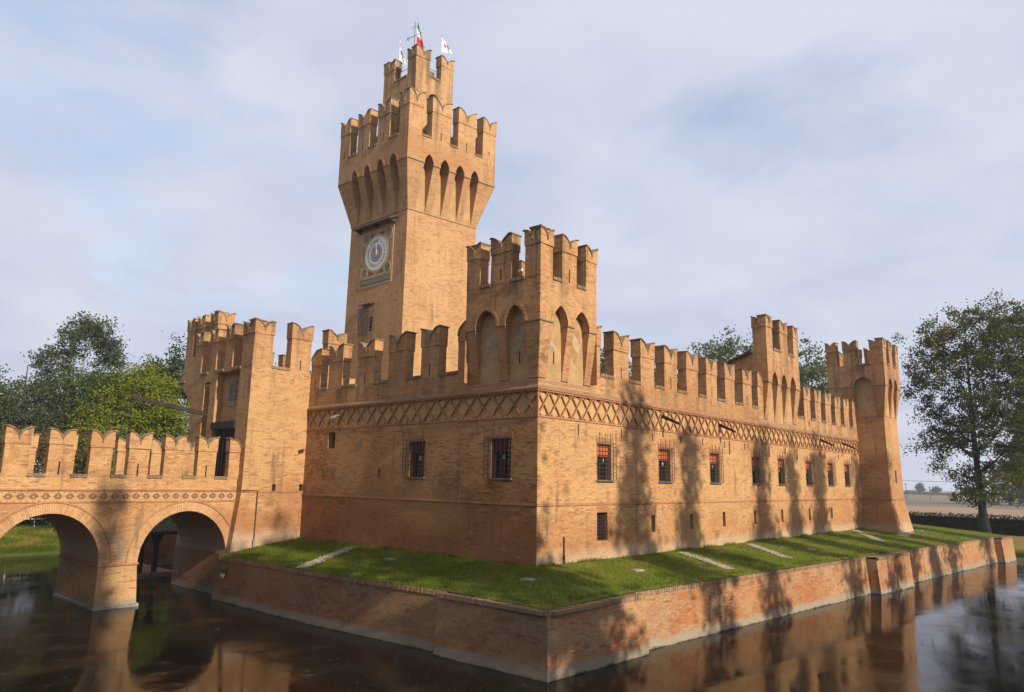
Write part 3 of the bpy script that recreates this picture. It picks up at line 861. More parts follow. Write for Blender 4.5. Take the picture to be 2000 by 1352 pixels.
# barred windows
def grille(F, u0, u1, z0, z1, dg, parent, nu, nz, spears=True, mat=mat_iron, r=0.011):
    g = MB()
    for i in range(nu + 1):
        u = u0 + (u1 - u0) * i / nu
        top = z1 + (0.32 if (spears and i % 2 == 0) else 0.05)
        g.fbox(F, u - r, u + r, dg - r, dg + r, z0, top)
        if spears and i % 2 == 0:
            g.hexa([F(u - 0.028, dg + 0.006, top), F(u + 0.028, dg + 0.006, top), F(u + 0.028, dg - 0.006, top), F(u - 0.028, dg - 0.006, top),
                    F(u - 0.002, dg + 0.002, top + 0.15), F(u + 0.002, dg + 0.002, top + 0.15), F(u + 0.002, dg - 0.002, top + 0.15), F(u - 0.002, dg - 0.002, top + 0.15)])
    for j in range(nz + 1):
        z = z0 + (z1 - z0) * j / nz
        g.fbox(F, u0 - 0.02, u1 + 0.02, dg - r * 0.8, dg + r * 0.8, z - r * 0.8, z + r * 0.8)
        if dg > 0.03:
            for u in (u0, u1):
                g.fbox(F, u - r * 0.8, u + r * 0.8, 0.0, dg, z - r * 0.8, z + r * 0.8)
    return g.build('grille', mat, parent)

def window(F, a, b, c, d, parent, blind=True, lit=True, u_g=None, note=0.7):
    w = MB()
    q = -0.33
    ft = 0.06
    w.fbox(F, a, a + ft, q, q + 0.06, c, d); w.fbox(F, b - ft, b, q, q + 0.06, c, d); w.fbox(F, a + ft, b - ft, q, q + 0.06, c, c + ft); w.fbox(F, a + ft, b - ft, q, q + 0.06, d - ft, d)
    m = (a + b) / 2
    w.fbox(F, m - 0.03, m + 0.03, q + 0.004, q + 0.05, c + ft, d - ft)
    win = w.build('window', mat_wood, parent)
    p = MB(); p.quad(F(a, q + 0.012, c), F(b, q + 0.012, c), F(b, q + 0.012, d), F(a, q + 0.012, d)); p.build('pane', mat_glass, win)
    if blind:
        bl = MB()
        nb = 9
        for i in range(nb):
            z1 = d - 0.01 - i * 0.055
            bl.fbox(F, a + 0.01, b - 0.01, -0.17 - 0.006 * (i % 2), -0.14, z1 - 0.05, z1)
        bl.build('blind', mat_blind if lit else mat_blind_shade, win)
        bl = MB(); bl.fbox(F, a + 0.01, b - 0.01, -0.18, -0.13, d - 0.01 - nb * 0.055 - 0.05, d - 0.01 - nb * 0.055); bl.build('blind_roll', mat_blind_red if lit else mat_blind_shade, win)
    n = MB(); nu = a + (b - a) * note
    n.fbox(F, nu, nu + 0.12, q + 0.0605, q + 0.066, c + 0.88, c + 0.95); n.fbox(F, nu, nu + 0.12, q + 0.0605, q + 0.066, c + 0.79, c + 0.86); n.build('notice', mat_white, win)
    s = MB(); s.fbox(F, a - 0.09, b + 0.12, -0.02, 0.10, c - 0.07, c - 0.004); s.build('window_sill', mat_stone, win)
    g0, g1 = u_g or (a - 0.05, b + 0.14)
    grille(F, g0, g1, c - 0.01, d + 0.05, 0.17, win, 6, 9)
    lt = MB()
    k = 14
    for i in range(k):
        u = a - 0.08 + (b - a + 0.16) * i / k
        lt.fbox(F, u + 0.006, u + (b - a + 0.16) / k - 0.006, -0.01, 0.016, d + 0.006, d + 0.26)
    lt.build('lintel_bricks', mat_cotto, win, 'stuff')
    return win
for x in RW:
    window(FR, x + 0.06, x + 1.12, 3.36, 4.92, castle)
window(FL, 1.42, 2.52, 3.37, 4.98, castle, lit=False, u_g=(1.38, 2.78), note=0.5)
window(FL, 6.74, 7.82, 3.36, 4.97, castle, lit=False, u_g=(6.72, 8.08), note=0.5)
# low barred window and the slits
b = MB(); b.quad(FR(4.0, -0.44, 0.8), FR(4.78, -0.44, 0.8), FR(4.78, -0.44, 1.98), FR(4.0, -0.44, 1.98)); lw = b.build('low_window', mat_dark, castle)
grille(FR, 4.03, 4.75, 0.82, 1.96, -0.16, lw, 5, 8, spears=False)
k = 9; lt = MB()
for i in range(k):
    lt.fbox(FR, 3.96 + 0.86 * i / k + 0.006, 3.96 + 0.86 * (i + 1) / k - 0.006, -0.01, 0.016, 1.986, 2.26)
lt.build('lintel_bricks', mat_cotto, lw, 'stuff')
for x in slits:
    b = MB(); b.quad(FR(x, -0.34, 1.0), FR(x + 0.33, -0.34, 1.0), FR(x + 0.33, -0.34, 1.78), FR(x, -0.34, 1.78)); b.build('slit_window', mat_dark, castle)
b = MB(); b.quad(FL(13.93, -0.34, 4.78), FL(14.55, -0.34, 4.78), FL(14.55, -0.34, 5.61), FL(13.93, -0.34, 5.61)); b.build('small_window', mat_dark, castle)
b = MB(); b.quad(FL(9.96, -0.29, 3.26), FL(10.15, -0.29, 3.26), FL(10.15, -0.29, 3.7), FL(9.96, -0.29, 3.7)); b.build('slit_window', mat_dark, castle)
# iron wall ties
for x, z0, z1, w, m in ((2.65, 5.2, 5.66, .012, mat_iron), (5.9, 5.25, 5.68, .012, mat_iron), (8.6, 5.28, 5.62, .012, mat_iron), (11.3, 5.3, 5.68, .012, mat_iron), (13.7, 5.3, 5.68, .012, mat_iron),
                        (16.3, 5.3, 5.66, .014, mat_iron), (16.9, 4.95, 5.7, .03, mat_rust), (18.9, 5.3, 5.66, .014, mat_iron), (22.4, 5.0, 5.7, .03, mat_rust), (27.0, 5.0, 5.7, .035, mat_rust),
                        (25.0, 5.3, 5.66, .014, mat_iron), (31.4, 5.35, 5.7, .014, mat_iron), (35.2, 5.35, 5.66, .014, mat_iron), (38.3, 5.35, 5.66, .014, mat_iron)):
    b = MB(); b.fbox(FR, x - w, x + w, 0.0, 0.04, z0, z1); b.build('wall_tie', m, castle)
for y, z0, z1 in ((11.6, 4.75, 5.2), (15.9, 3.25, 3.7), (14.4, 3.3, 3.75), (13.75, 3.3, 3.8), (15.75, 1.35, 1.8), (14.3, 1.3, 1.75), (3.35, 5.2, 5.55)):
    b = MB(); b.fbox(FL, y - 0.012, y + 0.012, 0.0, 0.03, z0, z1); b.build('wall_tie', mat_iron, castle)
# sloping timber waterspouts under the cornice
for x, ln in ((9.57, 0.98), (15.8, 0.93), (31.62, 0.92), (36.26, 0.96)):
    b = MB()
    z0, z1 = 6.56, 6.12
    for d0, e0, e1 in ((0.0, 0, 1),):
        def q(u, d, z): return FR(u, d, z)
        b.hexa([q(x - .07, ln, z1 - .06), q(x + .07, ln, z1 - .06), q(x + .07, -.05, z0 - .08), q(x - .07, -.05, z0 - .08), q(x - .07, ln, z1 + .06), q(x + .07, ln, z1 + .06), q(x + .07, -.05, z0 + .09), q(x - .07, -.05, z0 + .09)])
    b.build('waterspout', mat_wood, castle)
# drain pipe by the corner
b = MB(); b.tube([(1.67, -0.05, -0.1), (1.67, -0.05, 0.35)], 0.045, 8); b.tube([(1.67, -0.05, 0.33), (1.67, -0.05, 1.08)], 0.03, 8); b.build('drain_pipe', mat_rust, castle)
# small roof cap seen over the parapet
b = MB()
for i in range(8):
    a0, a1 = math.pi / 2 * i / 8, math.pi / 2 * (i + 1) / 8
    for j in range(16):
        t0, t1 = 2 * math.pi * j / 16, 2 * math.pi * (j + 1) / 16
        P = lambda a, t: (2.4 + 0.75 * math.cos(a) * math.cos(t), 6.5 + 0.75 * math.cos(a) * math.sin(t), 7.95 + 0.75 * math.sin(a))
        b.quad(P(a0, t0), P(a0, t1), P(a1, t1), P(a1, t0))
b.tube([(2.4, 6.5, 6.9), (2.4, 6.5, 7.98)], 0.72, 16)
b.build('roof_dome', mat_dome, castle, smooth=True)

# ------------------------------------------------------------------ painted shields
def shield(F, cu, zt, w, h, parent, base, bend, d=0.02):
    pts = [(-.5, 0), (.5, 0), (.5, -.45), (.38, -.72), (.16, -.92), (0, -1), (-.16, -.92), (-.38, -.72), (-.5, -.45)]
    s = MB(); s.fprism(F, [(cu + x * w, zt + z * h) for x, z in reversed(pts)], d - 0.006, d); o = s.build('painted_shield', base, parent)
    s = MB(); s.fprism(F, [(cu - .5 * w, zt - .02 * h), (cu - .5 * w, zt - .28 * h), (cu + .34 * w, zt - .76 * h), (cu + .5 * w, zt - .46 * h), (cu + .5 * w, zt - .43 * h), (cu - .3 * w, zt - .02 * h)], d - 0.001, d + 0.004)
    s.build('shield_bend', bend, o)

# ------------------------------------------------------------------ corner turret
turret = thing('corner_turret', 'square brick turret at the near castle corner with faded painted shields under pointed arches', 'turret', (0, 0, 7.0))
o = 0.4
aR = [(0.45, 1.42), (1.85, 2.92)]; lR = [(0.0, 0.42), (1.47, 1.90), (3.02, 3.5)]
aL = [(0.45, 1.51), (2.02, 3.28)]; lL = [(0.0, 0.46), (1.60, 2.07), (3.3, 3.85)]
ZS = 11.52
machicolation(FR, -o, 3.47, aR, lR, 7.43, 9.67, 10.45, ZS, o, turret, mat_brick_red)
machicolation(FL, -o, 3.87, aL, lL, 7.43, 9.67, 10.45, ZS, o, turret, mat_brick_red)
b = MB()
for F, e in ((FR, 3.50), (FL, 3.85)):
    b.quad(F(0, 0.006, 7.1), F(e, 0.006, 7.1), F(e, 0.006, 7.43), F(0, 0.006, 7.43))
b.build('base_plaster', mat_plaster, turret)
for F, e in ((FR, 3.50), (FL, 3.85)):
    b = MB(); b.fbox(F, 0.005, e, 0.0, 0.012, 7.18, 7.32); b.build('painted_band', mat_painted_red, turret)
b = MB()
b.quad((3.47, -o, 7.4), (3.47, 1.2, 7.4), (3.47, 1.2, ZS), (3.47, -o, ZS)); b.quad((1.2, 3.87, 7.4), (-o, 3.87, 7.4), (-o, 3.87, ZS), (1.2, 3.87, ZS))
b.quad((-o, -o, ZS), (3.47, -o, ZS), (3.47, 3.87, ZS), (-o, 3.87, ZS)); b.quad((3.47, 1.2, 7.0), (3.47, 3.87, 7.0), (3.47, 3.87, ZS), (3.47, 1.2, ZS)); b.quad((1.2, 3.87, 7.0), (3.47, 3.87, 7.0), (3.47, 3.87, ZS), (1.2, 3.87, ZS))
b.build('turret_body', mat_brick_red, turret)
corner_merlon(FR, FL, o, 0.78, 0.84, ZS, 12.85, 13.55, turret)
for a, c in ((1.01, 2.01), (2.68, 3.47)): merlon(FR, a, c, ZS, 12.85, 13.55, turret, d=o, slit=(a < 2))
for a, c in ((1.22, 2.40), (3.06, 3.87)): merlon(FL, a, c, ZS, 12.88, 13.58, turret, d=o, slit=(a < 2))
sill(FR, 0.38, 1.01, ZS + 0.06, turret, d=o); sill(FR, 2.01, 2.68, ZS + 0.06, turret, d=o)
sill(FL, 0.44, 1.22, ZS + 0.06, turret, d=o); sill(FL, 2.40, 3.06, ZS + 0.06, turret, d=o)
FRb = frame((3.47, 3.87, 0), (-1, 0, 0), (0, 1, 0)); FLb = frame((3.47, 3.87, 0), (0, -1, 0), (1, 0, 0))
for a in (0.004, 1.4, 3.0): merlon(FRb, a, a + 0.8, ZS, 12.85, 13.5, turret, d=0)
for a in (0.52, 1.8, 3.1): merlon(FLb, a, a + 0.8, ZS, 12.85, 13.5, turret, d=0)
shield(FR, 0.93, 9.0, 0.5, 0.55, turret, mat_painted_grey, mat_painted_pale)
shield(FR, 2.38, 9.75, 0.72, 1.55, turret, mat_painted_red, mat_painted_pale)
shield(FL, 0.98, 9.75, 0.86, 1.75, turret, mat_painted_red, mat_painted_grey)
shield(FL, 2.62, 9.6, 0.8, 1.0, turret, mat_painted_grey, mat_painted_pale)
for F, u in ((FR, 0.95), (FL, 1.0)):
    b = MB(); b.fbox(F, u - 0.03, u + 0.03, 0.0, 0.022, 8.02, 8.55); b.build('arrow_slit', mat_dark, turret)

# ------------------------------------------------------------------ wall turret halfway along
wt = thing('wall_turret', 'narrow brick turret with three pointed arches rising halfway along the sunlit wall', 'turret', (24.5, 0, 7.0))
a3 = [(22.47, 23.40), (23.97, 24.90), (25.45, 26.41)]; l3 = [(21.97, 22.40), (23.50, 23.86), (24.98, 25.36), (26.55, 27.15)]
ZT = 11.88
machicolation(FR, 21.9, 27.2, a3, l3, 7.38, 9.66, 10.42, ZT, o, wt, mat_brick_red)
b = MB(); b.quad(FR(21.9, 0.006, 7.08), FR(27.2, 0.006, 7.08), FR(27.2, 0.006, 7.38), FR(21.9, 0.006, 7.38)); b.build('base_plaster', mat_plaster, wt)
b = MB(); b.fbox(FR, 21.91, 27.19, 0.0, 0.012, 7.12, 7.24); b.build('painted_band', mat_painted_red, wt)
b = MB()
b.quad((21.9, -o, 9.66), (21.9, 0.55, 9.66), (21.9, 0.55, ZT), (21.9, -o, ZT)); b.quad((21.9, -.03, 7.38), (21.9, 0.55, 7.0), (21.9, 0.55, 9.66), (21.9, -o, 9.66))
b.quad((21.9, -o, ZT), (27.2, -o, ZT), (27.2, 0.55, ZT), (21.9, 0.55, ZT)); b.quad((27.2, -o, 9.0), (27.2, 3.0, 9.0), (27.2, 3.0, ZT), (27.2, -o, ZT)); b.quad((27.2, 0.55, 7), (21.9, 0.55, 7), (21.9, 0.55, ZT), (27.2, 0.55, ZT))
b.build('turret_body', mat_brick_red, wt)
b = MB(); b.hexa([(21.7, 0.56, 11.62), (27.3, 0.56, 11.62), (27.3, 6.2, 9.75), (21.7, 6.2, 9.75), (21.7, 0.56, 11.76), (27.3, 0.56, 11.76), (27.3, 6.2, 9.9), (21.7, 6.2, 9.9)]); b.build('lean_to_roof', mat_darktile, wt)
b = MB(); b.hexa([(21.92, 0.56, 7), (27.15, 0.56, 7), (27.15, 6.0, 7), (21.92, 6.0, 7), (21.92, 0.56, 11.6), (27.15, 0.56, 11.6), (27.15, 6.0, 9.78), (21.92, 6.0, 9.78)]); b.build('lean_to_wall', mat_brick_red, wt)
FS = frame((21.9, 0, 0), (0, 1, 0), (-1, 0, 0))
merlon(FR, 21.9, 22.82, ZT, 13.22, 13.98, wt, d=o); merlon(FS, -o + 0.006, 0.5, ZT, 13.21, 13.95, wt, d=0.004, e=0.033)
merlon(FR, 24.09, 25.33, ZT, 13.2, 13.95, wt, d=o); merlon(FR, 26.36, 27.2, ZT, 13.2, 13.95, wt, d=o)
sill(FR, 22.82, 24.09, ZT + 0.06, wt, d=o); sill(FR, 25.33, 26.36, ZT + 0.06, wt, d=o)

# ------------------------------------------------------------------ far corner tower
et = thing('corner_tower', 'square brick tower with splayed foot and wide round arch, far end of sunlit wall', 'tower', (42.0, -0.3, 0))
FEs = frame((40.14, -2.1, 0), (1, 0, 0), (0, -1, 0))      # sunlit face, u from the near corner
FEw = frame((40.14, -2.1, 0), (0, 1, 0), (-1, 0, 0))      # shaded face
SW, WW = 3.6, 3.6
b = MB()
fl = 0.52
X, Y = 40.14, -2.1
b.hexa([(X - .28, Y - fl, -.4), (X + SW + fl, Y - fl, -.4), (X + SW + fl, Y + WW, -.4), (X - .28, Y + WW, -.4), (X - .02, Y - .05, 2.3), (X + SW + .12, Y - .05, 2.3), (X + SW + .12, Y + WW, 2.3), (X - .02, Y + WW, 2.3)])
b.hexa([(X - .02, Y - .05, 2.38), (X + SW + .12, Y - .05, 2.38), (X + SW + .12, Y + WW, 2.38), (X - .02, Y + WW, 2.38), (X, Y, 8.9), (X + SW, Y, 8.9), (X + SW, Y + WW, 8.9), (X, Y + WW, 8.9)])
b.box(X + .001, X + SW, Y + .001, Y + WW, 8.9, 12.9)
b.build('tower_body', mat_brick, et)
b = MB(); b.box(X - .07, X + SW + .17, Y - .10, Y + WW, 2.3, 2.38); b.build('string_course', mat_cotto, et)
o2 = 0.4; ZE = 13.05
machicolation(FEs, -o2, SW + o2, [(0.55, 1.5), (2.05, 3.0)], [(0.0, 0.42), (1.62, 1.95), (3.15, SW)], 8.9, 11.3, 12.0, ZE, o2, et, mat_brick_red)
machicolation(FEw, -o2, WW + o2, [(0.55, 1.98)], [(0.0, 0.5), (1.95, WW)], 8.9, 11.3, 11.98, ZE, o2, et, mat_brick_red, pointed=False)
b = MB(); b.quad((X - o2, Y - o2, ZE), (X + SW + o2, Y - o2, ZE), (X + SW + o2, Y + WW + o2, ZE), (X - o2, Y + WW + o2, ZE))
b.quad((X + SW + o2, Y - o2, 11.3), (X + SW + o2, Y + WW + o2, 11.3), (X + SW + o2, Y + WW + o2, ZE), (X + SW + o2, Y - o2, ZE))
b.quad((X + SW, Y, 8.9), (X + SW, Y + WW, 8.9), (X + SW + o2, Y + WW + o2, 11.3), (X + SW + o2, Y - o2, 11.3))
b.build('tower_top', mat_brick_red, et)
b = MB(); b.quad(FEw(2.95, o2 + .001, 10.2), FEw(4.0, o2 + .001, 10.2), FEw(4.0, o2 + .001, ZE), FEw(2.95, o2 + .001, ZE)); b.build('side_pier', mat_brick_red, et)
corner_merlon(FEs, FEw, o2, 0.92, 0.98, ZE, 14.33, 15.05, et)
for a, c in ((1.22, 2.2), (3.1, 4.0)): merlon(FEs, a, c, ZE, 14.33, 15.05, et, d=o2)
for a, c in ((1.6, 2.65), (3.2, 4.0)): merlon(FEw, a, c, ZE, 14.33, 15.05, et, d=o2)
sill(FEs, 0.52, 1.22, ZE + .06, et, d=o2); sill(FEs, 2.2, 3.1, ZE + .06, et, d=o2); sill(FEw, 0.58, 1.6, ZE + .06, et, d=o2)
FEb = frame((X + SW + o2, Y + WW + o2, 0), (-1, 0, 0), (0, 1, 0)); FEc = frame((X + SW + o2, Y + WW + o2, 0), (0, -1, 0), (1, 0, 0))
for a in (0.006, 1.7, 3.3): merlon(FEb, a, a + 0.95, ZE, 13.95, 14.6, et)
for a in (0.6, 1.9, 3.2): merlon(FEc, a, a + 0.95, ZE, 14.3, 15.0, et)
b = MB(); b.fbox(FEs, 1.7, 2.05, -0.1, 0.052, 3.62, 4.62); b.build('slit_window', mat_wood, et)

# ------------------------------------------------------------------ keep tower
KA, KB = np.array([.9916, -.1295, 0]), np.array([-.0097, 1.0, 0])
KC = (6.36, 16.74, 0)
FKR = frame(KC, KA, -KB); FKL = frame(KC, KB, -KA)
keep = thing('keep_tower', 'tall square brick clock tower with pointed machicolations and a stepped smaller tower on top', 'tower', (9.2, 19.6, 0))
KW, KL = 5.64, 6.16
def kp(a, b2, z):
    return (KC[0] + a * KA[0] + b2 * KB[0], KC[1] + a * KA[1] + b2 * KB[1], z)
b = MB()
b.hexa([kp(-.05, -.05, 0), kp(KW + .05, -.05, 0), kp(KW + .05, KL + .05, 0), kp(-.05, KL + .05, 0), kp(0, 0, 20.72), kp(KW, 0, 20.72), kp(KW, KL, 20.72), kp(0, KL, 20.72)])
b.hexa([kp(.002, .002, 20.72), kp(KW, .002, 20.72), kp(KW, KL, 20.72), kp(.002, KL, 20.72), kp(.002, .002, 25.6), kp(KW, .002, 25.6), kp(KW, KL, 25.6), kp(.002, KL, 25.6)])
b.build('tower_body', mat_brick_keep, keep)
ok = 0.88; ZK = 25.72
machicolation(FKR, -ok, KW + .78, [(.47, 1.19), (1.74, 2.47), (3.01, 3.74), (4.30, 4.97)], [(0, .55), (1.30, 1.80), (2.58, 3.08), (3.86, 4.36), (5.12, KW)], 20.78, 23.85, 24.52, ZK, ok, keep, mat_brick_keep)
machicolation(FKL, -ok, KL + .6, [(.21, 1.02), (1.60, 2.38), (3.06, 3.80), (4.50, 5.23)], [(0, .30), (1.08, 1.55), (2.45, 2.98), (3.88, 4.42), (5.30, KL)], 20.78, 23.85, 24.50, ZK, ok, keep, mat_brick_keep)
b = MB()
A0, A1, B0, B1 = -ok, KW + .78, -ok, KL + .6
b.quad(kp(A0, B0, ZK), kp(A1, B0, ZK), kp(A1, B1, ZK), kp(A0, B1, ZK))
b.quad(kp(A1, B0, 23.8), kp(A1, B1, 23.8), kp(A1, B1, ZK), kp(A1, B0, ZK)); b.quad(kp(A1, B1, 23.8), kp(A0, B1, 23.8), kp(A0, B1, ZK), kp(A1, B1, ZK))
b.quad(kp(KW, 0, 20.76), kp(KW, KL, 20.76), kp(A1, B1, 23.8), kp(A1, B0, 23.8)); b.quad(kp(KW, KL, 20.76), kp(0, KL, 20.76), kp(A0, B1, 23.8), kp(A1, B1, 23.8))
b.build('tower_top', mat_brick_keep, keep)
corner_merlon(FKR, FKL, ok, 1.08, 0.95, ZK, 27.68, 28.75, keep, t=0.55, mat=mat_brick_keep)
mR = [(.95, 2.45), (3.11, 4.6), (5.26, A1)]; mL = [(1.11, 2.41), (3.35, 4.66), (5.62, B1)]
for i, (a, c) in enumerate(mR): merlon(FKR, a, c, ZK, 27.68, 28.75, keep, t=0.55, d=ok, mat=mat_brick_keep, slit=True)
for i, (a, c) in enumerate(mL): merlon(FKL, a, c, ZK, 27.62, 28.68, keep, t=0.55, d=ok, mat=mat_brick_keep, slit=True)
for a, c in ((.2, .95), (2.45, 3.11), (4.6, 5.26)): sill(FKR, a, c, ZK + .07, keep, d=ok, t=.55)
for a, c in ((.07, 1.11), (2.41, 3.35), (4.66, 5.62)): sill(FKL, a, c, ZK + .07, keep, d=ok, t=.55)
FKb = frame(kp(A1, B1, 0), -KA, KB); FKc = frame(kp(A1, B1, 0), -KB, KA)
for a in (0.006, 2.1, 4.2): merlon(FKb, a, a + 1.35, ZK, 27.6, 28.7, keep, t=.55, mat=mat_brick_keep)
for a in (0.62, 2.6, 4.6): merlon(FKc, a, a + 1.35, ZK, 27.6, 28.7, keep, t=.55, mat=mat_brick_keep)
b = MB()
for F, e in ((FKR, KW), (FKL, KL)):
    b.fbox(F, -0.06, e, 0.0, 0.05, 20.70, 20.765)
b.build('string_course', mat_brick_keep, keep)
# tie rods across the crenels
for F, prs in ((FKR, ((.2, .95), (2.45, 3.11), (4.6, 5.26))), (FKL, ((.07, 1.11), (2.41, 3.35), (4.66, 5.62)))):
    for a, c in prs:
        b = MB(); b.fbox(F, a, c, ok - .32, ok - .29, ZK + .62, ZK + .65); b.build('tie_rod', mat_iron, keep)

# upper tower
UC = (7.32, 17.74, 0)
FUR = frame(UC, KA, -KB); FUL = frame(UC, KB, -KA)
UW, UL, ZU = 3.18, 3.62, 31.52
def up_(a, b2, z):
    return (UC[0] + a * KA[0] + b2 * KB[0], UC[1] + a * KA[1] + b2 * KB[1], z)
b = MB()
cur = arch_curve(1.14, 2.04, 29.8, 30.3, pointed=False)
sheet(b, FUR, 0, 1.14, ZK, ZU); sheet(b, FUR, 2.04, UW, ZK, ZU)
for p, q in zip(cur[:-1], cur[1:]):
    b.quad(FUR(p[0], 0, p[1]), FUR(q[0], 0, q[1]), FUR(q[0], 0, ZU), FUR(p[0], 0, ZU)); b.quad(FUR(p[0], -.45, p[1]), FUR(q[0], -.45, q[1]), FUR(q[0], 0, q[1]), FUR(p[0], 0, p[1]))
b.quad(FUR(1.14, 0, ZK), FUR(1.14, -.45, ZK), FUR(1.14, -.45, 29.8), FUR(1.14, 0, 29.8)); b.quad(FUR(2.04, -.45, ZK), FUR(2.04, 0, ZK), FUR(2.04, 0, 29.8), FUR(2.04, -.45, 29.8))
sheet(b, FUL, 0, UL, ZK, ZU, [(1.3, 2.1, ZK + .01, 29.9, .45)])
b.quad(up_(UW, 0, ZK), up_(UW, UL, ZK), up_(UW, UL, ZU), up_(UW, 0, ZU)); b.quad(up_(UW, UL, ZK), up_(0, UL, ZK), up_(0, UL, ZU), up_(UW, UL, ZU)); b.quad(up_(0, 0, ZU), up_(UW, 0, ZU), up_(UW, UL, ZU), up_(0, UL, ZU))
b.build('upper_tower', mat_brick_keep, keep)
b = MB(); b.quad(FUR(1.1, -.44, ZK), FUR(2.1, -.44, ZK), FUR(2.1, -.44, 30.4), FUR(1.1, -.44, 30.4)); b.quad(FUL(1.2, -.44, ZK), FUL(2.2, -.44, ZK), FUL(2.2, -.44, 30.0), FUL(1.2, -.44, 30.0)); b.build('doorway_shadow', mat_dark, keep)
corner_merlon(FUR, FUL, 0.0, 1.14, 0.95, ZU, 32.75, 33.5, keep, mat=mat_brick_keep)
merlon(FUR, 2.10, UW, ZU, 32.8, 33.55, keep, mat=mat_brick_keep); merlon(FUL, 2.4, UL, ZU, 32.6, 33.35, keep, mat=mat_brick_keep)
sill(FUR, 1.14, 2.10, ZU + .06, keep); sill(FUL, .95, 2.4, ZU + .06, keep)
FUb = frame(up_(UW, UL, 0), -KA, KB); FUc = frame(up_(UW, UL, 0), -KB, KA)
for a in (0.006, 2.15): merlon(FUb, a, a + 1.0, ZU, 32.7, 33.4, keep, mat=mat_brick_keep)
for a in (0.56, 2.5): merlon(FUc, a, a + 0.9, ZU, 32.7, 33.4, keep, mat=mat_brick_keep)
b = MB(); b.fbox(FUR, 1.1, 2.15, -.3, -.27, 32.3, 32.33); b.build('tie_rod', mat_iron, keep); b = MB(); b.fbox(FUL, .95, 2.4, -.3, -.27, 32.3, 32.33); b.build('tie_rod', mat_iron, keep)
b = MB(); b.box(UC[0] + .05, UC[0] + .2, UC[1] + .05, UC[1] + .2, 33.45, 33.72); b.build('corner_finial', mat_coping, keep)

# painted clock on the shaded face (u runs to the left as seen)
def disc(F, cu, cz, r0, r1, d0, d1, n=40):
    m = MB()
    for i in range(n):
        a, c = 2 * math.pi * i / n, 2 * math.pi * (i + 1) / n
        P = lambda r, t: (cu + r * math.cos(t), cz + r * math.sin(t))
        p, q, r, s = P(r0, a), P(r1, a), P(r1, c), P(r0, c)
        m.hexa([F(p[0], d1, p[1]), F(q[0], d1, q[1]), F(q[0], d0, q[1]), F(p[0], d0, p[1]), F(s[0], d1, s[1]), F(r[0], d1, r[1]), F(r[0], d0, r[1]), F(s[0], d0, s[1])])
    return m
b = MB(); b.fbox(FKL, 1.28, 4.78, 0, 0.035, 15.98, 20.2); clock = b.build('clock_panel', mat_clock_ochre, keep)
cu, cz = 3.03, 18.26
for name, r0, r1, d, m in (('clock_rim', 1.20, 1.30, .052, mat_clock_ochre), ('clock_dial', 0.60, 1.20, .048, mat_clock_face), ('hour_ring', 0.34, 0.60, .052, mat_clock_blue), ('moon_ring', 0.40, 0.53, .056, mat_clock_violet), ('inner_ring', 0.24, 0.34, .05, mat_painted_grey), ('inner_disc', 0.001, 0.25, .054, mat_clock_gold)):
    disc(FKL, cu, cz, r0, r1, 0.036, d).build(name, m, clock)
b = MB(); b.fprism(FKL, [(cu + .02, cz - .1), (cu + .12, cz + .72), (cu + .06, cz + .72), (cu - .05, cz - .1)], 0.058, 0.066); b.build('clock_hand', mat_flagwhite, clock)
# Roman numerals round the dial
ROM = ['I', 'II', 'III', 'IIII', 'V', 'VI', 'VII', 'VIII', 'VIIII', 'X', 'XI', 'XII', 'XIII', 'XIIII', 'XV', 'XVI', 'XVII', 'XVIII', 'XVIIII', 'XX', 'XXI', 'XXII', 'XXIII', 'XXIIII']
nm = MB()
for i, s in enumerate(ROM):
    ang = math.pi / 2 - 2 * math.pi * (i + 1) / 24
    W_ = sum({'I': .035, 'V': .075, 'X': .075}[c] for c in s)
    x = -W_ / 2; h = 0.17
    def stroke(xa, ya, xb, yb, t=.010):
        q = []
        for (xx, yy) in ((xa - t, ya), (xa + t, ya), (xb + t, yb), (xb - t, yb)):
            rr = 0.80 + yy
            # x to the right of the reader; u runs leftwards, so mirror u
            px = rr * math.cos(ang) + xx * math.sin(ang); pz = rr * math.sin(ang) - xx * math.cos(ang)
            q.append(FKL(cu - px, 0.0515, cz + pz))
        nm.quad(*q)
    for c in s:
        if c == 'I': stroke(x + .0175, 0, x + .0175, h); x += .035
        elif c == 'V': stroke(x + .037, 0, x + .012, h); stroke(x + .037, 0, x + .062, h); x += .075
        else: stroke(x + .012, 0, x + .062, h); stroke(x + .062, 0, x + .012, h); x += .075
nm.build('numerals', mat_clock_ink, clock)
for u, z in ((4.25, 19.5), (1.78, 19.5), (4.28, 17.05), (1.78, 17.05)):
    disc(FKL, u, z, 0.001, 0.30, 0.036, 0.05, 24).build('medallion', mat_clock_med, clock)
    disc(FKL, u, z, 0.30, 0.36, 0.036, 0.056, 24).build('medallion_rim', mat_clock_ochre, clock)
for u0, u1, z0, z1 in ((4.40, 4.62, 17.55, 19.0), (1.46, 1.66, 17.55, 19.0)):
    b = MB(); b.fbox(FKL, u0, u1, .036, .046, z0, z1); b.build('side_panel', mat_clock_red, clock)
    b = MB(); b.fbox(FKL, u0 + .07, u1 - .06, .04, .05, z0 + .08, z1 - .08); b.build('panel_inlay', mat_clock_ochre, clock)
for sx, sz in ((1, 1), (-1, 1), (1, -1), (-1, -1)):
    b = MB(); pl = [(cu + sx * .1, cz + sz * 1.45), (cu + sx * .82, cz + sz * 1.45), (cu + sx * .72, cz + sz * 1.16), (cu + sx * .5, cz + sz * 1.27)]
    b.fprism(FKL, pl if sx * sz < 0 else pl[::-1], .036, .046); b.build('spandrel', mat_clock_red, clock)
b = MB(); b.fbox(FKL, 1.42, 4.64, .036, .048, 16.14, 16.58); b.build('inscription_frame', mat_clock_red, clock)
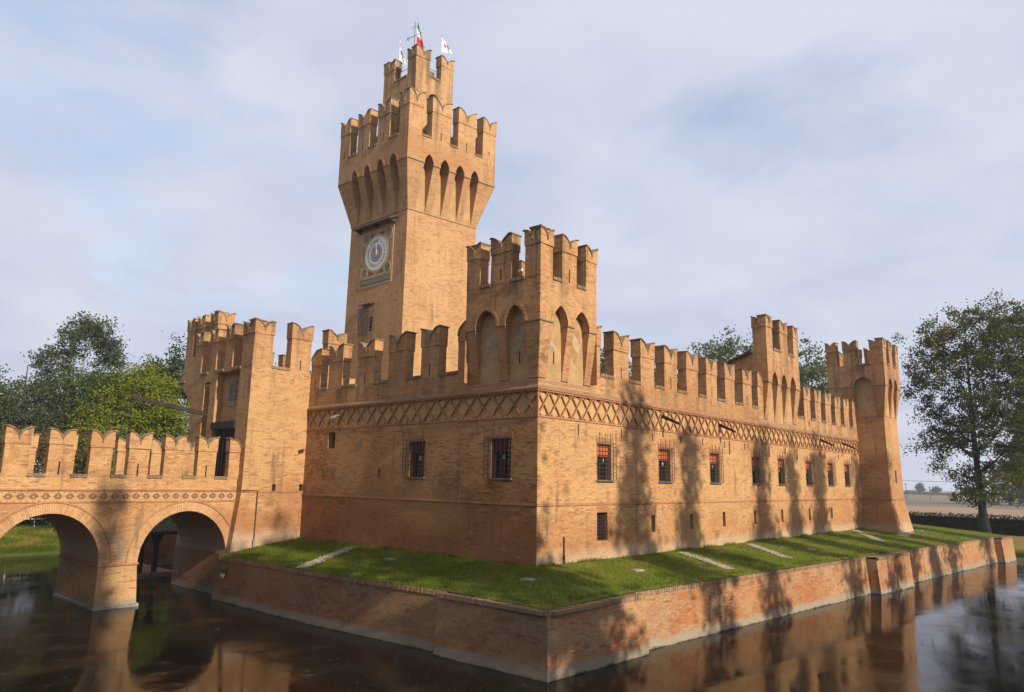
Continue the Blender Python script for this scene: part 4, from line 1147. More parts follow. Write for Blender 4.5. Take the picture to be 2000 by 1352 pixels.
b = MB(); b.fbox(FKL, 1.50, 4.56, .04, .054, 16.21, 16.51); b.build('inscription_bar', mat_clock_green, clock)
b = MB()
b.hexa([FKL(1.0, .62, 20.12), FKL(5.1, .62, 20.12), FKL(5.1, 0, 20.42), FKL(1.0, 0, 20.42), FKL(1.0, .62, 20.22), FKL(5.1, .62, 20.22), FKL(5.1, 0, 20.54), FKL(1.0, 0, 20.54)])
hood = b.build('clock_hood', mat_darktile, keep)
for u in (1.2, 3.03, 4.9):
    b = MB(); b.hexa([FKL(u - .06, .1, 20.0), FKL(u + .06, .1, 20.0), FKL(u + .06, 0, 20.0), FKL(u - .06, 0, 20.0), FKL(u - .06, .5, 20.15), FKL(u + .06, .5, 20.15), FKL(u + .06, 0, 20.38), FKL(u - .06, 0, 20.38)]); b.build('hood_bracket', mat_wood, hood)
# barred window below the clock
b = MB(); b.fbox(FKL, 3.1, 3.78, 0.0, 0.012, 12.72, 14.55); kw = b.build('barred_window', mat_painted_grey, keep)
b = MB(); b.fbox(FKL, 3.12, 3.44, 0.012, 0.02, 12.9, 13.9); b.build('window_opening', mat_dark, kw)
grille(FKL, 3.05, 4.2, 12.6, 14.4, 0.3, kw, 6, 9, spears=False, r=0.018)
b = MB(); b.hexa([FKL(2.95, .34, 14.66), FKL(4.25, .34, 14.66), FKL(4.25, 0, 14.8), FKL(2.95, 0, 14.8), FKL(2.95, .34, 14.74), FKL(4.25, .34, 14.74), FKL(4.25, 0, 14.92), FKL(2.95, 0, 14.92)]); b.build('window_hood', mat_darktile, kw)

# flags and vane
def flag(label, x, y, z0, z1, kind, H, Wd, spread):
    t = thing('flag', label, 'flag', (x, y, z0), 'flags on the clock tower')
    b = MB(); b.tube([(x, y, z0), (x, y, z1)], 0.022, 6); b.tube([(x, y, z1), (x, y, z1 + .08)], [.045, .02], 6); b.build('flagpole', mat_metal, t)
    lx, ly = .67, -.74
    def P(s_, q):      # s_ down the hoist, q out along the fly; the cloth hangs in folds
        out = Wd * q * (spread + (1 - spread) * s_)
        wave = .09 * math.sin(9 * q + 4 * s_) * q
        return (x + .03 + lx * out - ly * wave, y + ly * out + lx * wave, z1 - .06 - H * s_ * (1 - .25 * q) - q * H * (.28 + .18 * (1 - spread)))
    def cloth(name, s0, s1, q0, q1, m, off=0.0):
        c = MB(); n = 6
        for i in range(n):
            for j in range(n):
                f = lambda a, b_: P(s0 + (s1 - s0) * a / n, q0 + (q1 - q0) * b_ / n)
                v = [f(i, j), f(i + 1, j), f(i + 1, j + 1), f(i, j + 1)]
                c.quad(*[(p[0] - .74 * off, p[1] - .67 * off, p[2]) for p in v])
        c.build(name, m, t, smooth=True)
    if kind == 'tricolour':
        cloth('green_band', 0, .36, 0, 1, mat_green); cloth('white_band', .36, .64, 0, 1, mat_flagwhite); cloth('red_band', .64, 1, 0, 1, mat_flagred)
    else:
        cloth('flag_cloth', 0, 1, 0, 1, mat_flagwhite); cloth('flag_emblem', .38, .62, .34, .62, mat_flagred, .012)
    return t
flx = lambda a, b2: (UC[0] + a * KA[0] + b2 * KB[0], UC[1] + a * KA[1] + b2 * KB[1])
p1, p2, p3 = flx(0.25, 2.35), flx(1.15, 1.65), flx(2.25, -0.1 + .35)
flag('white flag with small red emblem drooping above the left merlon of the clock tower', p1[0], p1[1], 32.9, 35.15, 'plain', 1.7, .5, .15)
flag('green, white and red tricolour flag hanging at the middle of the clock tower top', p2[0], p2[1], 31.5, 36.9, 'tricolour', 2.1, .6, .3)
flag('white flag with small red emblem flying above the right merlon of the clock tower', p3[0], p3[1], 33.2, 35.35, 'plain', 1.2, .8, .4)
vx, vy = flx(0.75, 1.35)
vane = thing('weather_vane', 'thin dark iron weather vane with crossed arms beside the tricolour flag', 'weather vane', (vx, vy, 31.5))
b = MB(); b.tube([(vx, vy, 31.5), (vx, vy, 36.3)], .022, 6); b.build('mast', mat_iron, vane)
b = MB(); b.tube([(vx - .55 * .67, vy + .55 * .74, 34.85), (vx + .5 * .67, vy - .5 * .74, 35.45)], .02, 6)
b.tube([(vx - .6 * .67, vy + .6 * .74, 34.72), (vx - .5 * .67, vy + .5 * .74, 35.0)], .016, 5); b.tube([(vx - .45 * .67, vy + .45 * .74, 34.68), (vx - .38 * .67, vy + .38 * .74, 35.12)], .014, 5); b.build('arrow', mat_iron, vane)
b = MB(); b.tube([(vx - .18, vy + .18, 35.75), (vx, vy, 35.92), (vx + .18, vy - .18, 36.0)], .016, 5); b.build('cross_arm', mat_iron, vane)

# ------------------------------------------------------------------ gate tower
gate = thing('gate_tower', 'brick gatehouse with swallow-tail merlons and dark timber gate at the end of the bridge', 'gatehouse', (-1.5, 20.0, 0))
GX, GY, GN, GE = -3.52, 16.67, 23.6, 3.0
FGs = frame((GX, GY, 0), (1, 0, 0), (0, -1, 0)); FGw = frame((GX, GY, 0), (0, 1, 0), (-1, 0, 0))
ZG = 9.0
b = MB()
sheet(b, FGs, 0, GE - GX, 2.5, ZG, [(1.68, 1.89, 2.62 - .16, 2.86, .3), (3.28, 3.51, 2.46, 2.86, .3)])
gh = [(1.25, 3.9, 2.2, 8.9, .42), (4.65, 5.35, 2.2, 8.45, .42)]
sheet(b, FGw, 0, GN - GY, 2.2, ZG, gh)
b.quad(FGs(0, 0, 2.2), FGs(.001, 0, 2.2), FGs(.001, 0, 2.5), FGs(0, 0, 2.5))
# battered foot
fb = MB(); fb.hexa([(GX - .42, GY - .03, -3.2), (-.02, GY - .03, -3.2), (-.02, 22.9, -3.2), (GX - .42, 22.9, -3.2), (GX - .36, GY - .02, -.6), (-.02, GY - .02, -.6), (-.02, 22.9, -.6), (GX - .36, 22.9, -.6)]); fb.build('foundation', mat_moat, gate)
b.hexa([(GX - .36, GY - .02, -.6), (.3, GY - .02, -.6), (.3, 22.9, -.6), (GX - .36, 22.9, -.6), (GX, GY, 2.5), (.3, GY, 2.5), (.3, 22.9, 2.5), (GX, 22.9, 2.5)])
b.quad((GX, GN, -1), (GE, GN, -1), (GE, GN, ZG), (GX, GN, ZG)); b.quad((GE, GY, 0), (GE, GN, 0), (GE, GN, ZG), (GE, GY, ZG)); b.quad((GX, GY, ZG - .02), (GE, GY, ZG - .02), (GE, GN, ZG - .02), (GX, GN, ZG - .02))
b.build('gatehouse_body', mat_brick, gate)
b = MB(); b.fbox(FGs, .02, 3.6, -.02, .03, 2.43, 2.5); b.build('string_course', mat_cotto, gate)
b = MB()
for a, c, z0, z1, dp in gh: b.quad(FGw(a, -dp, z0), FGw(c, -dp, z0), FGw(c, -dp, z1), FGw(a, -dp, z1))
b.build('recess_wall', mat_brick, gate)
b = MB()
b.quad(FGs(1.68, -.29, 2.46), FGs(1.89, -.29, 2.46), FGs(1.89, -.29, 2.86), FGs(1.68, -.29, 2.86)); b.build('putlog_hole', mat_dark, gate); b = MB()
b.quad(FGs(3.28, -.29, 2.46), FGs(3.51, -.29, 2.46), FGs(3.51, -.29, 2.86), FGs(3.28, -.29, 2.86)); b.build('putlog_hole', mat_dark, gate)
# timber gate in the recess
b = MB(); b.fbox(FGw, 1.27, 3.88, -.41, -.3, 2.35, 5.75); gt = b.build('gate_leaf', mat_dark, gate)
for i in range(7):
    b = MB(); u = 1.33 + i * .36; b.fbox(FGw, u, u + .2, -.3, -.2, 2.35, 5.75); b.build('gate_plank', mat_wood, gt)
b = MB(); b.fbox(FGw, 1.22, 3.93, -.3, .10, 5.75, 6.12); b.build('gate_lintel', mat_wood, gt)
b = MB(); b.fbox(FGw, 2.28, 3.1, -.42, -.36, 7.36, 8.42); pq = b.build('stone_plaque', mat_plaque, gate)
b = MB()
for i in range(14):
    u, z = rnd.uniform(2.4, 2.98), rnd.uniform(7.5, 8.28); r = rnd.uniform(.04, .09)
    b.fbox(FGw, u - r, u + r, -.36, -.335, z - r * .5, z + r * .5)
b.build('carving', mat_plaque, pq, 'stuff')
b = MB(); b.fbox(FGw, 2.34, 3.04, -.42, -.385, 7.02, 7.3); b.build('plain_block', mat_painted_grey, gate)
b = MB()
for i in range(6): b.fbox(FGw, 4.72 + i * .03, 5.28, -.42, -.05 - i * .055, 8.36 - (i + 1) * .13, 8.36 - i * .13)
b.build('stepped_corbel', mat_brick_red, gate)
b = MB(); b.fbox(FGw, 4.72, 5.28, -.41, -.36, 2.3, 5.0); b.build('postern_door', mat_dark, gate)
b = MB(); b.fbox(FGw, 4.78, 5.2, -.36, -.33, 5.15, 5.75); b.build('white_notice', mat_white, gate)
merlon(FGs, 0.0, 1.1, ZG, 10.72, 11.5, gate, t=.54); merlon(FGw, 0.006, 1.22, ZG, 10.71, 11.47, gate, t=.54, d=.004, e=.033)
merlon(FGs, 2.2, 3.44, ZG, 10.76, 11.58, gate, t=.54, slit=True); merlon(FGs, 4.5, 5.7, ZG, 10.84, 11.65, gate, t=.54)
sill(FGs, 1.1, 2.2, ZG + .08, gate); sill(FGs, 3.44, 4.5, ZG + .08, gate)
for a in (2.28, 4.18, 6.05): merlon(FGw, a, a + .88, ZG, 10.72, 11.5, gate, t=.54)
sill(FGw, 1.22, 2.28, ZG + .06, gate); sill(FGw, 3.16, 4.18, ZG + .06, gate); sill(FGw, 5.06, 6.05, ZG + .06, gate)
FGn = frame((GE, GN, 0), (-1, 0, 0), (0, 1, 0))
for a in (0.01, 1.8, 3.6): merlon(FGn, a, a + 1.1, ZG, 10.3, 11.0, gate, t=.5)
# rear stair turret with a corbelled flank
TX, TY, TN = -2.6, 23.05, 25.6
FTs = frame((TX, TY, 0), (1, 0, 0), (0, -1, 0)); FTw = frame((TX, TY, 0), (0, 1, 0), (-1, 0, 0))
b = MB()
b.hexa([(TX, TY, -1), (1, TY, -1), (1, TN, -1), (TX, TN, -1), (TX, TY, 7.5), (1, TY, 7.5), (1, TN, 7.5), (TX, TN, 7.5)])
b.hexa([(TX, TY, 7.5), (1, TY, 7.5), (1, TN, 7.5), (TX, TN, 7.5), (TX, TY, 8.95), (1, TY, 8.95), (1, 27.65, 8.95), (TX, 27.65, 8.95)])
b.hexa([(TX, TY, 8.95), (1, TY, 8.95), (1, 27.65, 8.95), (TX, 27.65, 8.95), (TX, TY, 10.0), (1, TY, 10.0), (1, 27.2, 10.0), (TX, 27.2, 10.0)])
b.box(TX, 1, TY, 27.2, 10.0, 10.5)
b.build('stair_turret', mat_brick, gate)
b = MB(); b.box(TX - .05, 1.02, TN + 1.2, 27.72, 8.93, 9.02); b.build('turret_ledge', mat_coping, gate)
merlon(FTs, 0, .95, 10.5, 12.25, 13.0, gate); merlon(FTw, .006, .95, 10.5, 12.24, 12.97, gate, d=.004, e=.033)
for a in (1.75, 3.2): merlon(FTw, a, a + .95, 10.5, 12.25, 13.0, gate)
merlon(FTs, 2.4, 3.5, 10.5, 12.25, 13.0, gate)
# drawbridge beam and chain
b = MB()
p, q = Vector((-3.2, 21.5, 6.62)), Vector((-7.62, 21.3, 7.22))
b.hexa([(p.x, p.y - .10, p.z - .14), (p.x, p.y + .10, p.z - .14), (q.x, q.y + .08, q.z - .09), (q.x, q.y - .08, q.z - .09), (p.x, p.y - .10, p.z + .11), (p.x, p.y + .10, p.z + .11), (q.x, q.y + .08, q.z + .07), (q.x, q.y - .08, q.z + .07)])
beam = b.build('drawbridge_beam', mat_beam, gate)
ch = MB()
for i in range(9):
    z = 7.1 - i * .2
    a = .03
    ch.tube([(-7.55 + (a if i % 2 else 0), 21.3 + (0 if i % 2 else a), z - .04), (-7.55 + (a if i % 2 else 0), 21.3 + (0 if i % 2 else a), z - .2)], .012, 5)
    ch.tube([(-7.55 - (a if i % 2 else 0), 21.3 - (0 if i % 2 else a), z - .04), (-7.55 - (a if i % 2 else 0), 21.3 - (0 if i % 2 else a), z - .2)], .012, 5)
ch.build('chain', mat_iron, beam)
b = MB(); b.tube([(-3.5, GY - .06, 2.53), (-2.66, GY - .06, 2.53), (-2.66, GY - .06, .05)], .03, 8); b.build('drain_pipe', mat_rust, gate)
b = MB(); b.tube([(-2.67, GY - .09, .1), (-2.67, GY - .1, -.6)], .06, 8); b.build('drain_pipe', mat_metal, gate)

# floodlight on the shaded wall
fl_ = thing('floodlight', 'pale grey floodlight arm fixed on the lattice frieze near the gatehouse', 'floodlight', (0, 13.6, 6.4))
b = MB(); b.tube([(0.0, 13.6, 6.5), (-.34, 13.6, 6.42)], .03, 6); b.build('arm', mat_metal, fl_)
b = MB(); b.hexa([(-.62, 13.5, 6.26), (-.3, 13.5, 6.36), (-.3, 13.72, 6.36), (-.62, 13.72, 6.26), (-.62, 13.5, 6.36), (-.3, 13.5, 6.47), (-.3, 13.72, 6.47), (-.62, 13.72, 6.36)]); b.build('lamp_head', mat_metal, fl_)
cc = thing('security_camera', 'small white security camera on the corner turret sill', 'camera', (-.25, .7, 11.6))
b = MB(); b.tube([(-.25, .75, 11.58), (-.25, .75, 11.86)], .02, 6); b.build('bracket', mat_metal, cc)
b = MB(); b.tube([(-.25, .9, 11.9), (-.42, .55, 11.86)], .06, 8); b.build('camera_body', mat_white, cc)

# ------------------------------------------------------------------ bridge
bridge = thing('bridge', 'brick arched bridge with swallow-tail parapet crossing the moat to the gatehouse', 'bridge', (-10, 19.7, -2.6))
BY, BN = 17.15, 22.4
FB = frame((0, BY, 0), (1, 0, 0), (0, -1, 0)); FBn = frame((0, BN, 0), (-1, 0, 0), (0, 1, 0))
CEN = [-5.93, -11.76, -17.59]; rx, rz, zsp = 2.10, 2.26, -0.72
XE = -3.55; XW = -24.0
edges = [XE] + [x for c in CEN for x in (c + rx, c - rx)] + [XW]
for y, F in ((BY, None), (BN, None)):
    b = MB()
    for i in range(0, len(edges), 2):
        x1, x0 = edges[i], edges[i + 1]
        b.quad((x0, y, zsp), (x1, y, zsp), (x1, y, 2.03), (x0, y, 2.03))
    for c in CEN:
        n = 20
        for k in range(n):
            t0, t1 = math.pi * k / n, math.pi * (k + 1) / n
            p0 = (c - rx * math.cos(t0), zsp + rz * math.sin(t0)); p1 = (c - rx * math.cos(t1), zsp + rz * math.sin(t1))
            b.quad((p0[0], y, p0[1]), (p1[0], y, p1[1]), (p1[0], y, 2.03), (p0[0], y, 2.03))
    b.build('spandrel_wall', mat_mortar if y == BY else mat_brick, bridge)
b = MB()
for c in CEN:
    n = 20
    for k in range(n):
        t0, t1 = math.pi * k / n, math.pi * (k + 1) / n
        p0 = (c - rx * math.cos(t0), zsp + rz * math.sin(t0)); p1 = (c - rx * math.cos(t1), zsp + rz * math.sin(t1))
        b.quad((p0[0], BY, p0[1]), (p0[0], BN, p0[1]), (p1[0], BN, p1[1]), (p1[0], BY, p1[1]))
b.build('arch_soffit', mat_brick, bridge)
# bricks of the spandrels, clipped to the arches
def bridge_bricks():
    B = brick_rows(FB, XW, XE, zsp, 2.02)
    keep_ = []
    for r in B:
        ok_ = True
        for c in CEN:
            for u in (r[0], r[1], (r[0] + r[1]) / 2):
                for z in (r[2], r[3]):
                    if ((u - c) / (rx + .50)) ** 2 + ((z - zsp) / (rz + .50)) ** 2 < 1: ok_ = False
        if ok_: keep_.append(r)
    return np.array(keep_)
bricks_mesh('spandrel_bricks', FB, bridge_bricks(), mat_brick_geo, bridge)
for c in CEN:
    m = MB(); n = 84
    V, Q, T = [], [], []
    for k in range(n):
        t0, t1 = math.pi * (k + .12) / n, math.pi * (k + .88) / n
        ri = rnd.uniform(-.01, .005); pr = rnd.uniform(.010, .024); ro = .44
        pts = []
        for t, r in ((t0, ri), (t0, ro), (t1, ro), (t1, ri)):
            pts.append((c - (rx + r) * math.cos(t), zsp + (rz + r) * math.sin(t)))
        base = len(V)
        V += [FB(u, pr, z) for u, z in pts] + [FB(u, -.05, z) for u, z in pts]
        Q += [(base, base + 1, base + 2, base + 3)] + [(base + i, base + 4 + i, base + 4 + (i + 1) % 4, base + (i + 1) % 4) for i in range(4)]
        T += [rnd.random()] * 5
    np_mesh('voussoirs', np.array(V), np.array(Q), mat_voussoir, bridge, 'stuff', np.array(T))
    h = MB()
    for k in range(40):
        t0, t1 = math.pi * k / 40, math.pi * (k + 1) / 40
        P = lambda t, r: (c - (rx + r) * math.cos(t), zsp + (rz + r) * math.sin(t))
        a, bb, cc2, dd = P(t0, .445), P(t1, .445), P(t1, .51), P(t0, .51)
        h.hexa([FB(a[0], .055, a[1]), FB(bb[0], .055, bb[1]), FB(bb[0], -.02, bb[1]), FB(a[0], -.02, a[1]), FB(dd[0], .055, dd[1]), FB(cc2[0], .055, cc2[1]), FB(cc2[0], -.02, cc2[1]), FB(dd[0], -.02, dd[1])])
    h.build('hood_moulding', mat_cotto, bridge)
for x0, x1 in ((CEN[1] + rx, CEN[0] - rx), (CEN[2] + rx, CEN[1] - rx), (XW, CEN[2] - rx)):
    b = MB(); b.hexa([(x0 - .02, BY - .10, -3.2), (x1 + .17, BY - .10, -3.2), (x1 + .17, BN + .1, -3.2), (x0 - .02, BN + .1, -3.2), (x0, BY - .002, zsp - .09), (x1, BY - .002, zsp - .09), (x1, BN, zsp - .09), (x0, BN, zsp - .09)])
    pier = b.build('pier', mat_pier, bridge)
    b = MB(); b.box(x0 - .05, x1 + .05, BY - .06, BN + .05, zsp - .088, zsp); b.build('impost', mat_cotto, pier)
    b = MB(); b.box(x0 - .06, x1 + .21, BY - .15, BN + .14, -3.2, -2.5); b.build('pier_footing', mat_stone, pier)
# frieze band with brick rosettes
b = MB(); b.fbox(FB, XW, XE, -.5, -.012, 2.03, 2.50); b.build('frieze_ground', mat_plaster_b, bridge)
b = MB(); b.fbox(FB, XW, XE, -.1, .04, 1.98, 2.04); b.build('frieze_moulding', mat_cotto, bridge)
b = MB(); b.fbox(FB, XW, XE, -.1, .05, 2.50, 2.565); b.build('frieze_cornice', mat_cotto, bridge)
ros = MB()
s_ = .072
for i, j in ((-1, 0), (1, 0), (0, 1), (0, -1), (-2, 0), (2, 0), (-1, 1), (1, 1), (-1, -1), (1, -1)):
    ros.fbox(FB, i * s_ - .034, i * s_ + .034, -.012, .014, 2.265 + j * s_ * 1.1 - .034, 2.265 + j * s_ * 1.1 + .034)
rme = None
k = 0
x = XE - .3
while x > XW + .3:
    if rme is None:
        o_ = ros.build('brick_rosette', mat_rosette, bridge); rme = o_.data
    else:
        o_ = link('brick_rosette', rme, None, bridge)
    o_.location = Vector((x, 0, 0))
    x -= .455
bt = MB()
x = XE - .07
while x > XW:
    bt.fbox(FB, x - .03, x + .03, -.012, .012, 2.42, 2.50); bt.fbox(FB, x - .03, x + .03, -.012, .012, 2.04, 2.09); x -= .2275
bt.build('frieze_dentils', mat_cotto, bridge, 'stuff')
b = MB(); sheet(b, FB, XW, XE, 2.565, 3.12); b.quad(FB(XW, 0, 3.12), FB(XE, 0, 3.12), FB(XE, -.38, 3.12), FB(XW, -.38, 3.12)); b.quad(FB(XW, -.38, 2.3), FB(XE, -.38, 2.3), FB(XE, -.38, 3.12), FB(XW, -.38, 3.12)); b.build('parapet', mat_mortar, bridge)
bricks_mesh('parapet_bricks', FB, brick_rows(FB, XW, XE, 2.57, 3.11), mat_brick_geo, bridge)
b = MB(); b.box(XW, XE, BN - .38, BN, 2.03, 3.12); b.build('parapet', mat_brick, bridge)
b = MB(); b.box(XW, XE, BY + .38, BN - .38, 2.0, 2.3); b.build('bridge_deck', mat_stone, bridge)
ends = []
for i in range(13):
    u = -4.06 - .02 - 1.615 * i
    if i == 0:
        merlon(FB, u, XE + .04, 3.12, 4.44, 5.13, bridge, t=.38, mat=mat_brick, horns='left')
        ends.append((u, XE))
    else:
        merlon(FB, u, u + .92, 3.12, 4.44, 5.13, bridge, t=.38, mat=mat_brick, slit=(i % 2 == 1)); ends.append((u, u + .92))
for a, c in zip(ends[:-1], ends[1:]): sill(FB, c[1], a[0], 3.2, bridge, t=.38)
for x in (-4.35, -6.02, -7.72, -10.6, -12.3, -13.95, -15.6, -17.3, -19.0, -20.7):
    merlon(FBn, -x - .92, -x, 3.12, 4.40, 5.1, bridge, t=.38, mat=mat_brick)

# ------------------------------------------------------------------ moat retaining wall
rw = thing('retaining_wall', 'weathered brick retaining wall with soldier coping rising from the moat round the lawn', 'wall', (-3.95, -3.8, -2.6))
BAT = 0.16
singles = []
def moat_seg(p, q, geo=True, z0=-3.2, single=0, n0=None, e0=0, e1=0):
    """outer top edge from p to q; outward is to the right of p->q"""
    p, q = np.array(p), np.array(q)
    L = np.linalg.norm(q - p); ud = (q - p) / L; nd = np.array([ud[1], -ud[0]])
    F = frame((p[0], p[1], 0), (ud[0], ud[1], 0), (nd[0], nd[1], 0))
    bat = lambda z: BAT * (ZC - z) / 2.0
    b = MB(); b.quad(F(-e0 * bat(z0), bat(z0), z0), F(L + e1 * bat(z0), bat(z0), z0), F(L, bat(ZC - .1), ZC - .1), F(0, bat(ZC - .1), ZC - .1)); shade_side = nd[0] < -.7
    b.build('wall_core', (mat_moat_shade_mortar if shade_side else mat_moat_mortar) if geo else mat_moat, rw)
    if geo:
        B = brick_rows(F, -.2 * e0, L + .2 * e1, -2.70, ZC - .14, H=.074, JX=.003 if shade_side else None)
        lo = -e0 * bat(B[:, 2]); hi = L + e1 * bat(B[:, 2])
        B[:, 0] = np.maximum(B[:, 0], lo); B[:, 1] = np.minimum(B[:, 1], hi)
        B = B[B[:, 1] - B[:, 0] > .03]
        if single:
            cen = (B[:, 0] + B[:, 1]) / 2 if n0 == 'start' else L - (B[:, 0] + B[:, 1]) / 2
            odr = np.argsort(cen + 0.0 * B[:, 2])
            sel = odr[:single]; rest = odr[single:]
            singles.append((F, B[sel], bat, ud, nd))
            B = B[rest]
        if len(B): bricks_mesh('wall_bricks', F, B, mat_moat_shade_geo if shade_side else mat_moat_geo, rw, pro=.004 if nd[0] < -.7 else .005, fd=bat)
    # coping of bricks on edge
    n = int(L / .075)
    V, Q, T = [], [], []
    w = L / n
    for i in range(n):
        u0, u1 = i * w + .005, (i + 1) * w - .005
        z1 = ZC + rnd.uniform(-.012, .014); d1 = .05 + rnd.uniform(-.012, .012)
        pts = [F(u0, d1, ZC - .15), F(u1, d1, ZC - .15), F(u1, -.30, ZC - .15), F(u0, -.30, ZC - .15), F(u0, d1 - .012, z1), F(u1, d1 - .012, z1), F(u1, -.30, z1 - .01), F(u0, -.30, z1 - .01)]
        bs = len(V); V += pts
        Q += [tuple(bs + k for k in f) for f in ((3, 2, 1, 0), (4, 5, 6, 7), (0, 1, 5, 4), (1, 2, 6, 5), (2, 3, 7, 6), (3, 0, 4, 7))]
        T += [rnd.random()] * 6
    np_mesh('coping_bricks', np.array(V), np.array(Q), mat_coping_geo, rw, 'stuff', np.array(T))
    return F, L
moat_seg(OUT_L[0], OUT_L[1]); moat_seg(OUT_L[1], OUT_L[2])
CL, CR = (-4.16, .85), (1.22, -4.02)
moat_seg((-4.14, .95), OUT_C, single=150, n0='end', e1=1)
moat_seg(OUT_C, CR, single=150, n0='start', e0=1)
moat_seg((1.22, -3.62), (22.95, -5.06))
moat_seg((28.4, -5.45), (50.1, -7.02), geo=True)
moat_seg((23.0, -5.6), (28.35, -6.0)); moat_seg((50.15, -7.55), (53.75, -7.82)); moat_seg((53.75, -7.82), (54.0, 6.0), geo=False)
b = MB()
# returns of the buttresses and of the corner bastion
def ret(x0, y0, x1, y1):
    b.quad((x0, y0, -3.2), (x1, y1 - .2, -3.2), (x1, y1, ZC - .02), (x0, y0, ZC - .02))
ret(23.0, -4.9, 23.0, -5.6); ret(28.35, -5.2, 28.35, -6.0); ret(50.15, -6.8, 50.15, -7.55)
b.quad((1.22, -3.5, -3.2), (1.22, -4.2, -3.2), (1.22, -4.02, ZC - .02), (1.22, -3.5, ZC - .02)); b.quad((-3.7, .95, -3.2), (-4.32, .95, -3.2), (-4.14, .95, ZC - .02), (-3.7, .95, ZC - .02))
b.build('buttress_return', mat_moat, rw)
b = MB()
b.box(23.0, 28.35, -5.75, -5.0, ZC - .12, ZC - .022); b.box(50.15, 53.75, -7.7, -6.8, ZC - .12, ZC - .022); b.box(-4.1, -3.5, -3.7, .96, ZC - .16, ZC - .03); b.box(-3.8, 1.2, -3.98, -3.4, ZC - .16, ZC - .034)
b.build('wall_top', mat_coping, rw)
# individual bricks round the near corner
bmeshes = []
for i in range(10):
    V = [(-.5, 0, 0), (.5, 0, 0), (.5, 0, 1), (-.5, 0, 1), (-.485, 1, .06), (.485, 1, .06), (.485, 1, .94), (-.485, 1, .94)]
    me = bpy.data.meshes.new('brick')
    me.from_pydata([(x * 1.0, y, z) for x, y, z in V], [], [(4, 5, 6, 7), (0, 1, 5, 4), (1, 2, 6, 5), (2, 3, 7, 6), (3, 0, 4, 7)])
    a = me.attributes.new('tone', 'FLOAT', 'FACE'); a.data.foreach_set('value', [(i + .5) / 10] * 5)
    me.materials.append(mat_moat_geo)
    md = me.copy(); md.materials[0] = mat_moat_shade_geo
    bmeshes.append((me, md))
off = wloc(rw)
for F, B, bat, ud, nd in singles:
    for r in B:
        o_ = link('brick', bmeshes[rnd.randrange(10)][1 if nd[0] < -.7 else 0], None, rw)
        pos = Vector(F((r[0] + r[1]) / 2, bat(r[2]), r[2])) - off
        X_ = Vector((ud[0], ud[1], 0)) * (r[1] - r[0]); Y_ = Vector((nd[0], nd[1], 0)) * max(.0015, (.0015 if nd[0] < -.7 else .005) + rnd.gauss(0, .0005))
        Z_ = Vector((nd[0] * -BAT / 2.0 * (r[3] - r[2]), nd[1] * -BAT / 2.0 * (r[3] - r[2]), r[3] - r[2]))
        m = Matrix((X_, Y_, Z_)).transposed().to_4x4(); m.translation = pos
        o_.matrix_local = m
# lamp fittings and footing
b = MB(); b.box(-4.75, -4.4, 15.55, 15.62, -1.25, -1.15); b.build('conduit', mat_iron, rw)
mf = thing('moat_lamp', 'small orange lamp pair hanging on the shaded moat wall near the bridge', 'lamp', (-4.6, 15.6, -1.4))
b = MB(); b.box(-4.62, -4.45, 15.56, 15.64, -1.32, -1.18); b.build('bracket', mat_iron, mf)
b = MB(); b.tube([(-4.62, 15.55, -1.36), (-4.7, 15.5, -1.52)], .05, 8); b.tube([(-4.62, 15.72, -1.34), (-4.7, 15.72, -1.48)], .05, 8); b.build('lamp_glass', mat_clock_gold, mf)

# ------------------------------------------------------------------ things on the lawn
def lawn_z(x, y):
    hit = lawn_bvh.ray_cast(Vector((x, y, 5.0)), Vector((0, 0, -1)))
    return hit[0].z if hit[0] is not None else -0.3
SL = [(-1.38, 6.92, 'square stone slab in the grass before the shaded wall between its two windows'), (-1.55, -1.1, 'square stone slab in the grass in front of the near castle corner'), (4.14, -1.77, 'stone slab in the grass below the low barred window'),
      (20.98, -2.66, 'stone slab in the grass in line with the wall turret'), (20.6, -4.55, 'stone slab against the coping near the first buttress'), (45.7, -2.61, 'stone slab in the grass beyond the far corner tower')]
for x, y, lab in SL:
    z = lawn_z(x, y)
    b = MB(); b.box(x - .34, x + .34, y - .26, y + .26, z - .2, z + .02)
    o_ = b.build('stone_slab', mat_stone, None); o_['label'] = lab; o_['category'] = 'slab'; o_['group'] = 'stone slabs set in the lawn'
GR = [((-4.2, 9.6), (-.7, 11.0)), ((10.3, -.5), (9.4, -3.4)), ((17.9, -.5), (16.1, -3.3)), ((36.9, -.3), (31.9, -3.4)), ((42.4, -.3 - 2.4), (37.8, -3.2))]
def gravel():
    V, Q, T = [], [], []
    for (a, c) in GR:
        a, c = np.array(a), np.array(c)
        d = c - a; L = np.linalg.norm(d); nn = np.array([-d[1], d[0]]) / L
        for i in range(int(L * 150)):
            t, s = rng.random(), rng.normal(0, .15)
            p = a + d * t + nn * s
            z = lawn_z(*p); r = rng.uniform(.02, .05)
            bs = len(V)
            V += [(p[0] - r, p[1], z + .03), (p[0], p[1] - r, z + .03), (p[0] + r, p[1], z + .03), (p[0], p[1] + r, z + .03), (p[0], p[1], z + .045 + r * .8)]
            Q += [(bs, bs + 1, bs + 4), (bs + 1, bs + 2, bs + 4), (bs + 2, bs + 3, bs + 4), (bs + 3, bs, bs + 4)]
    np_mesh('gravel', np.array(V), np.array(Q), mat_gravel, None, 'stuff')
    b = MB()
    for (a, c) in GR:
        a, c = np.array(a), np.array(c); d = c - a; L = np.linalg.norm(d); nn = np.array([-d[1], d[0]]) / L * .3
        for k in range(8):
            p, q = a + d * k / 8, a + d * (k + 1) / 8
            pts = [p - nn, q - nn, q + nn, p + nn]
            b.quad(*[(x[0], x[1], lawn_z(*x) + .03) for x in pts])
    b.build('gravel', mat_gravel, None, 'stuff')
gravel()

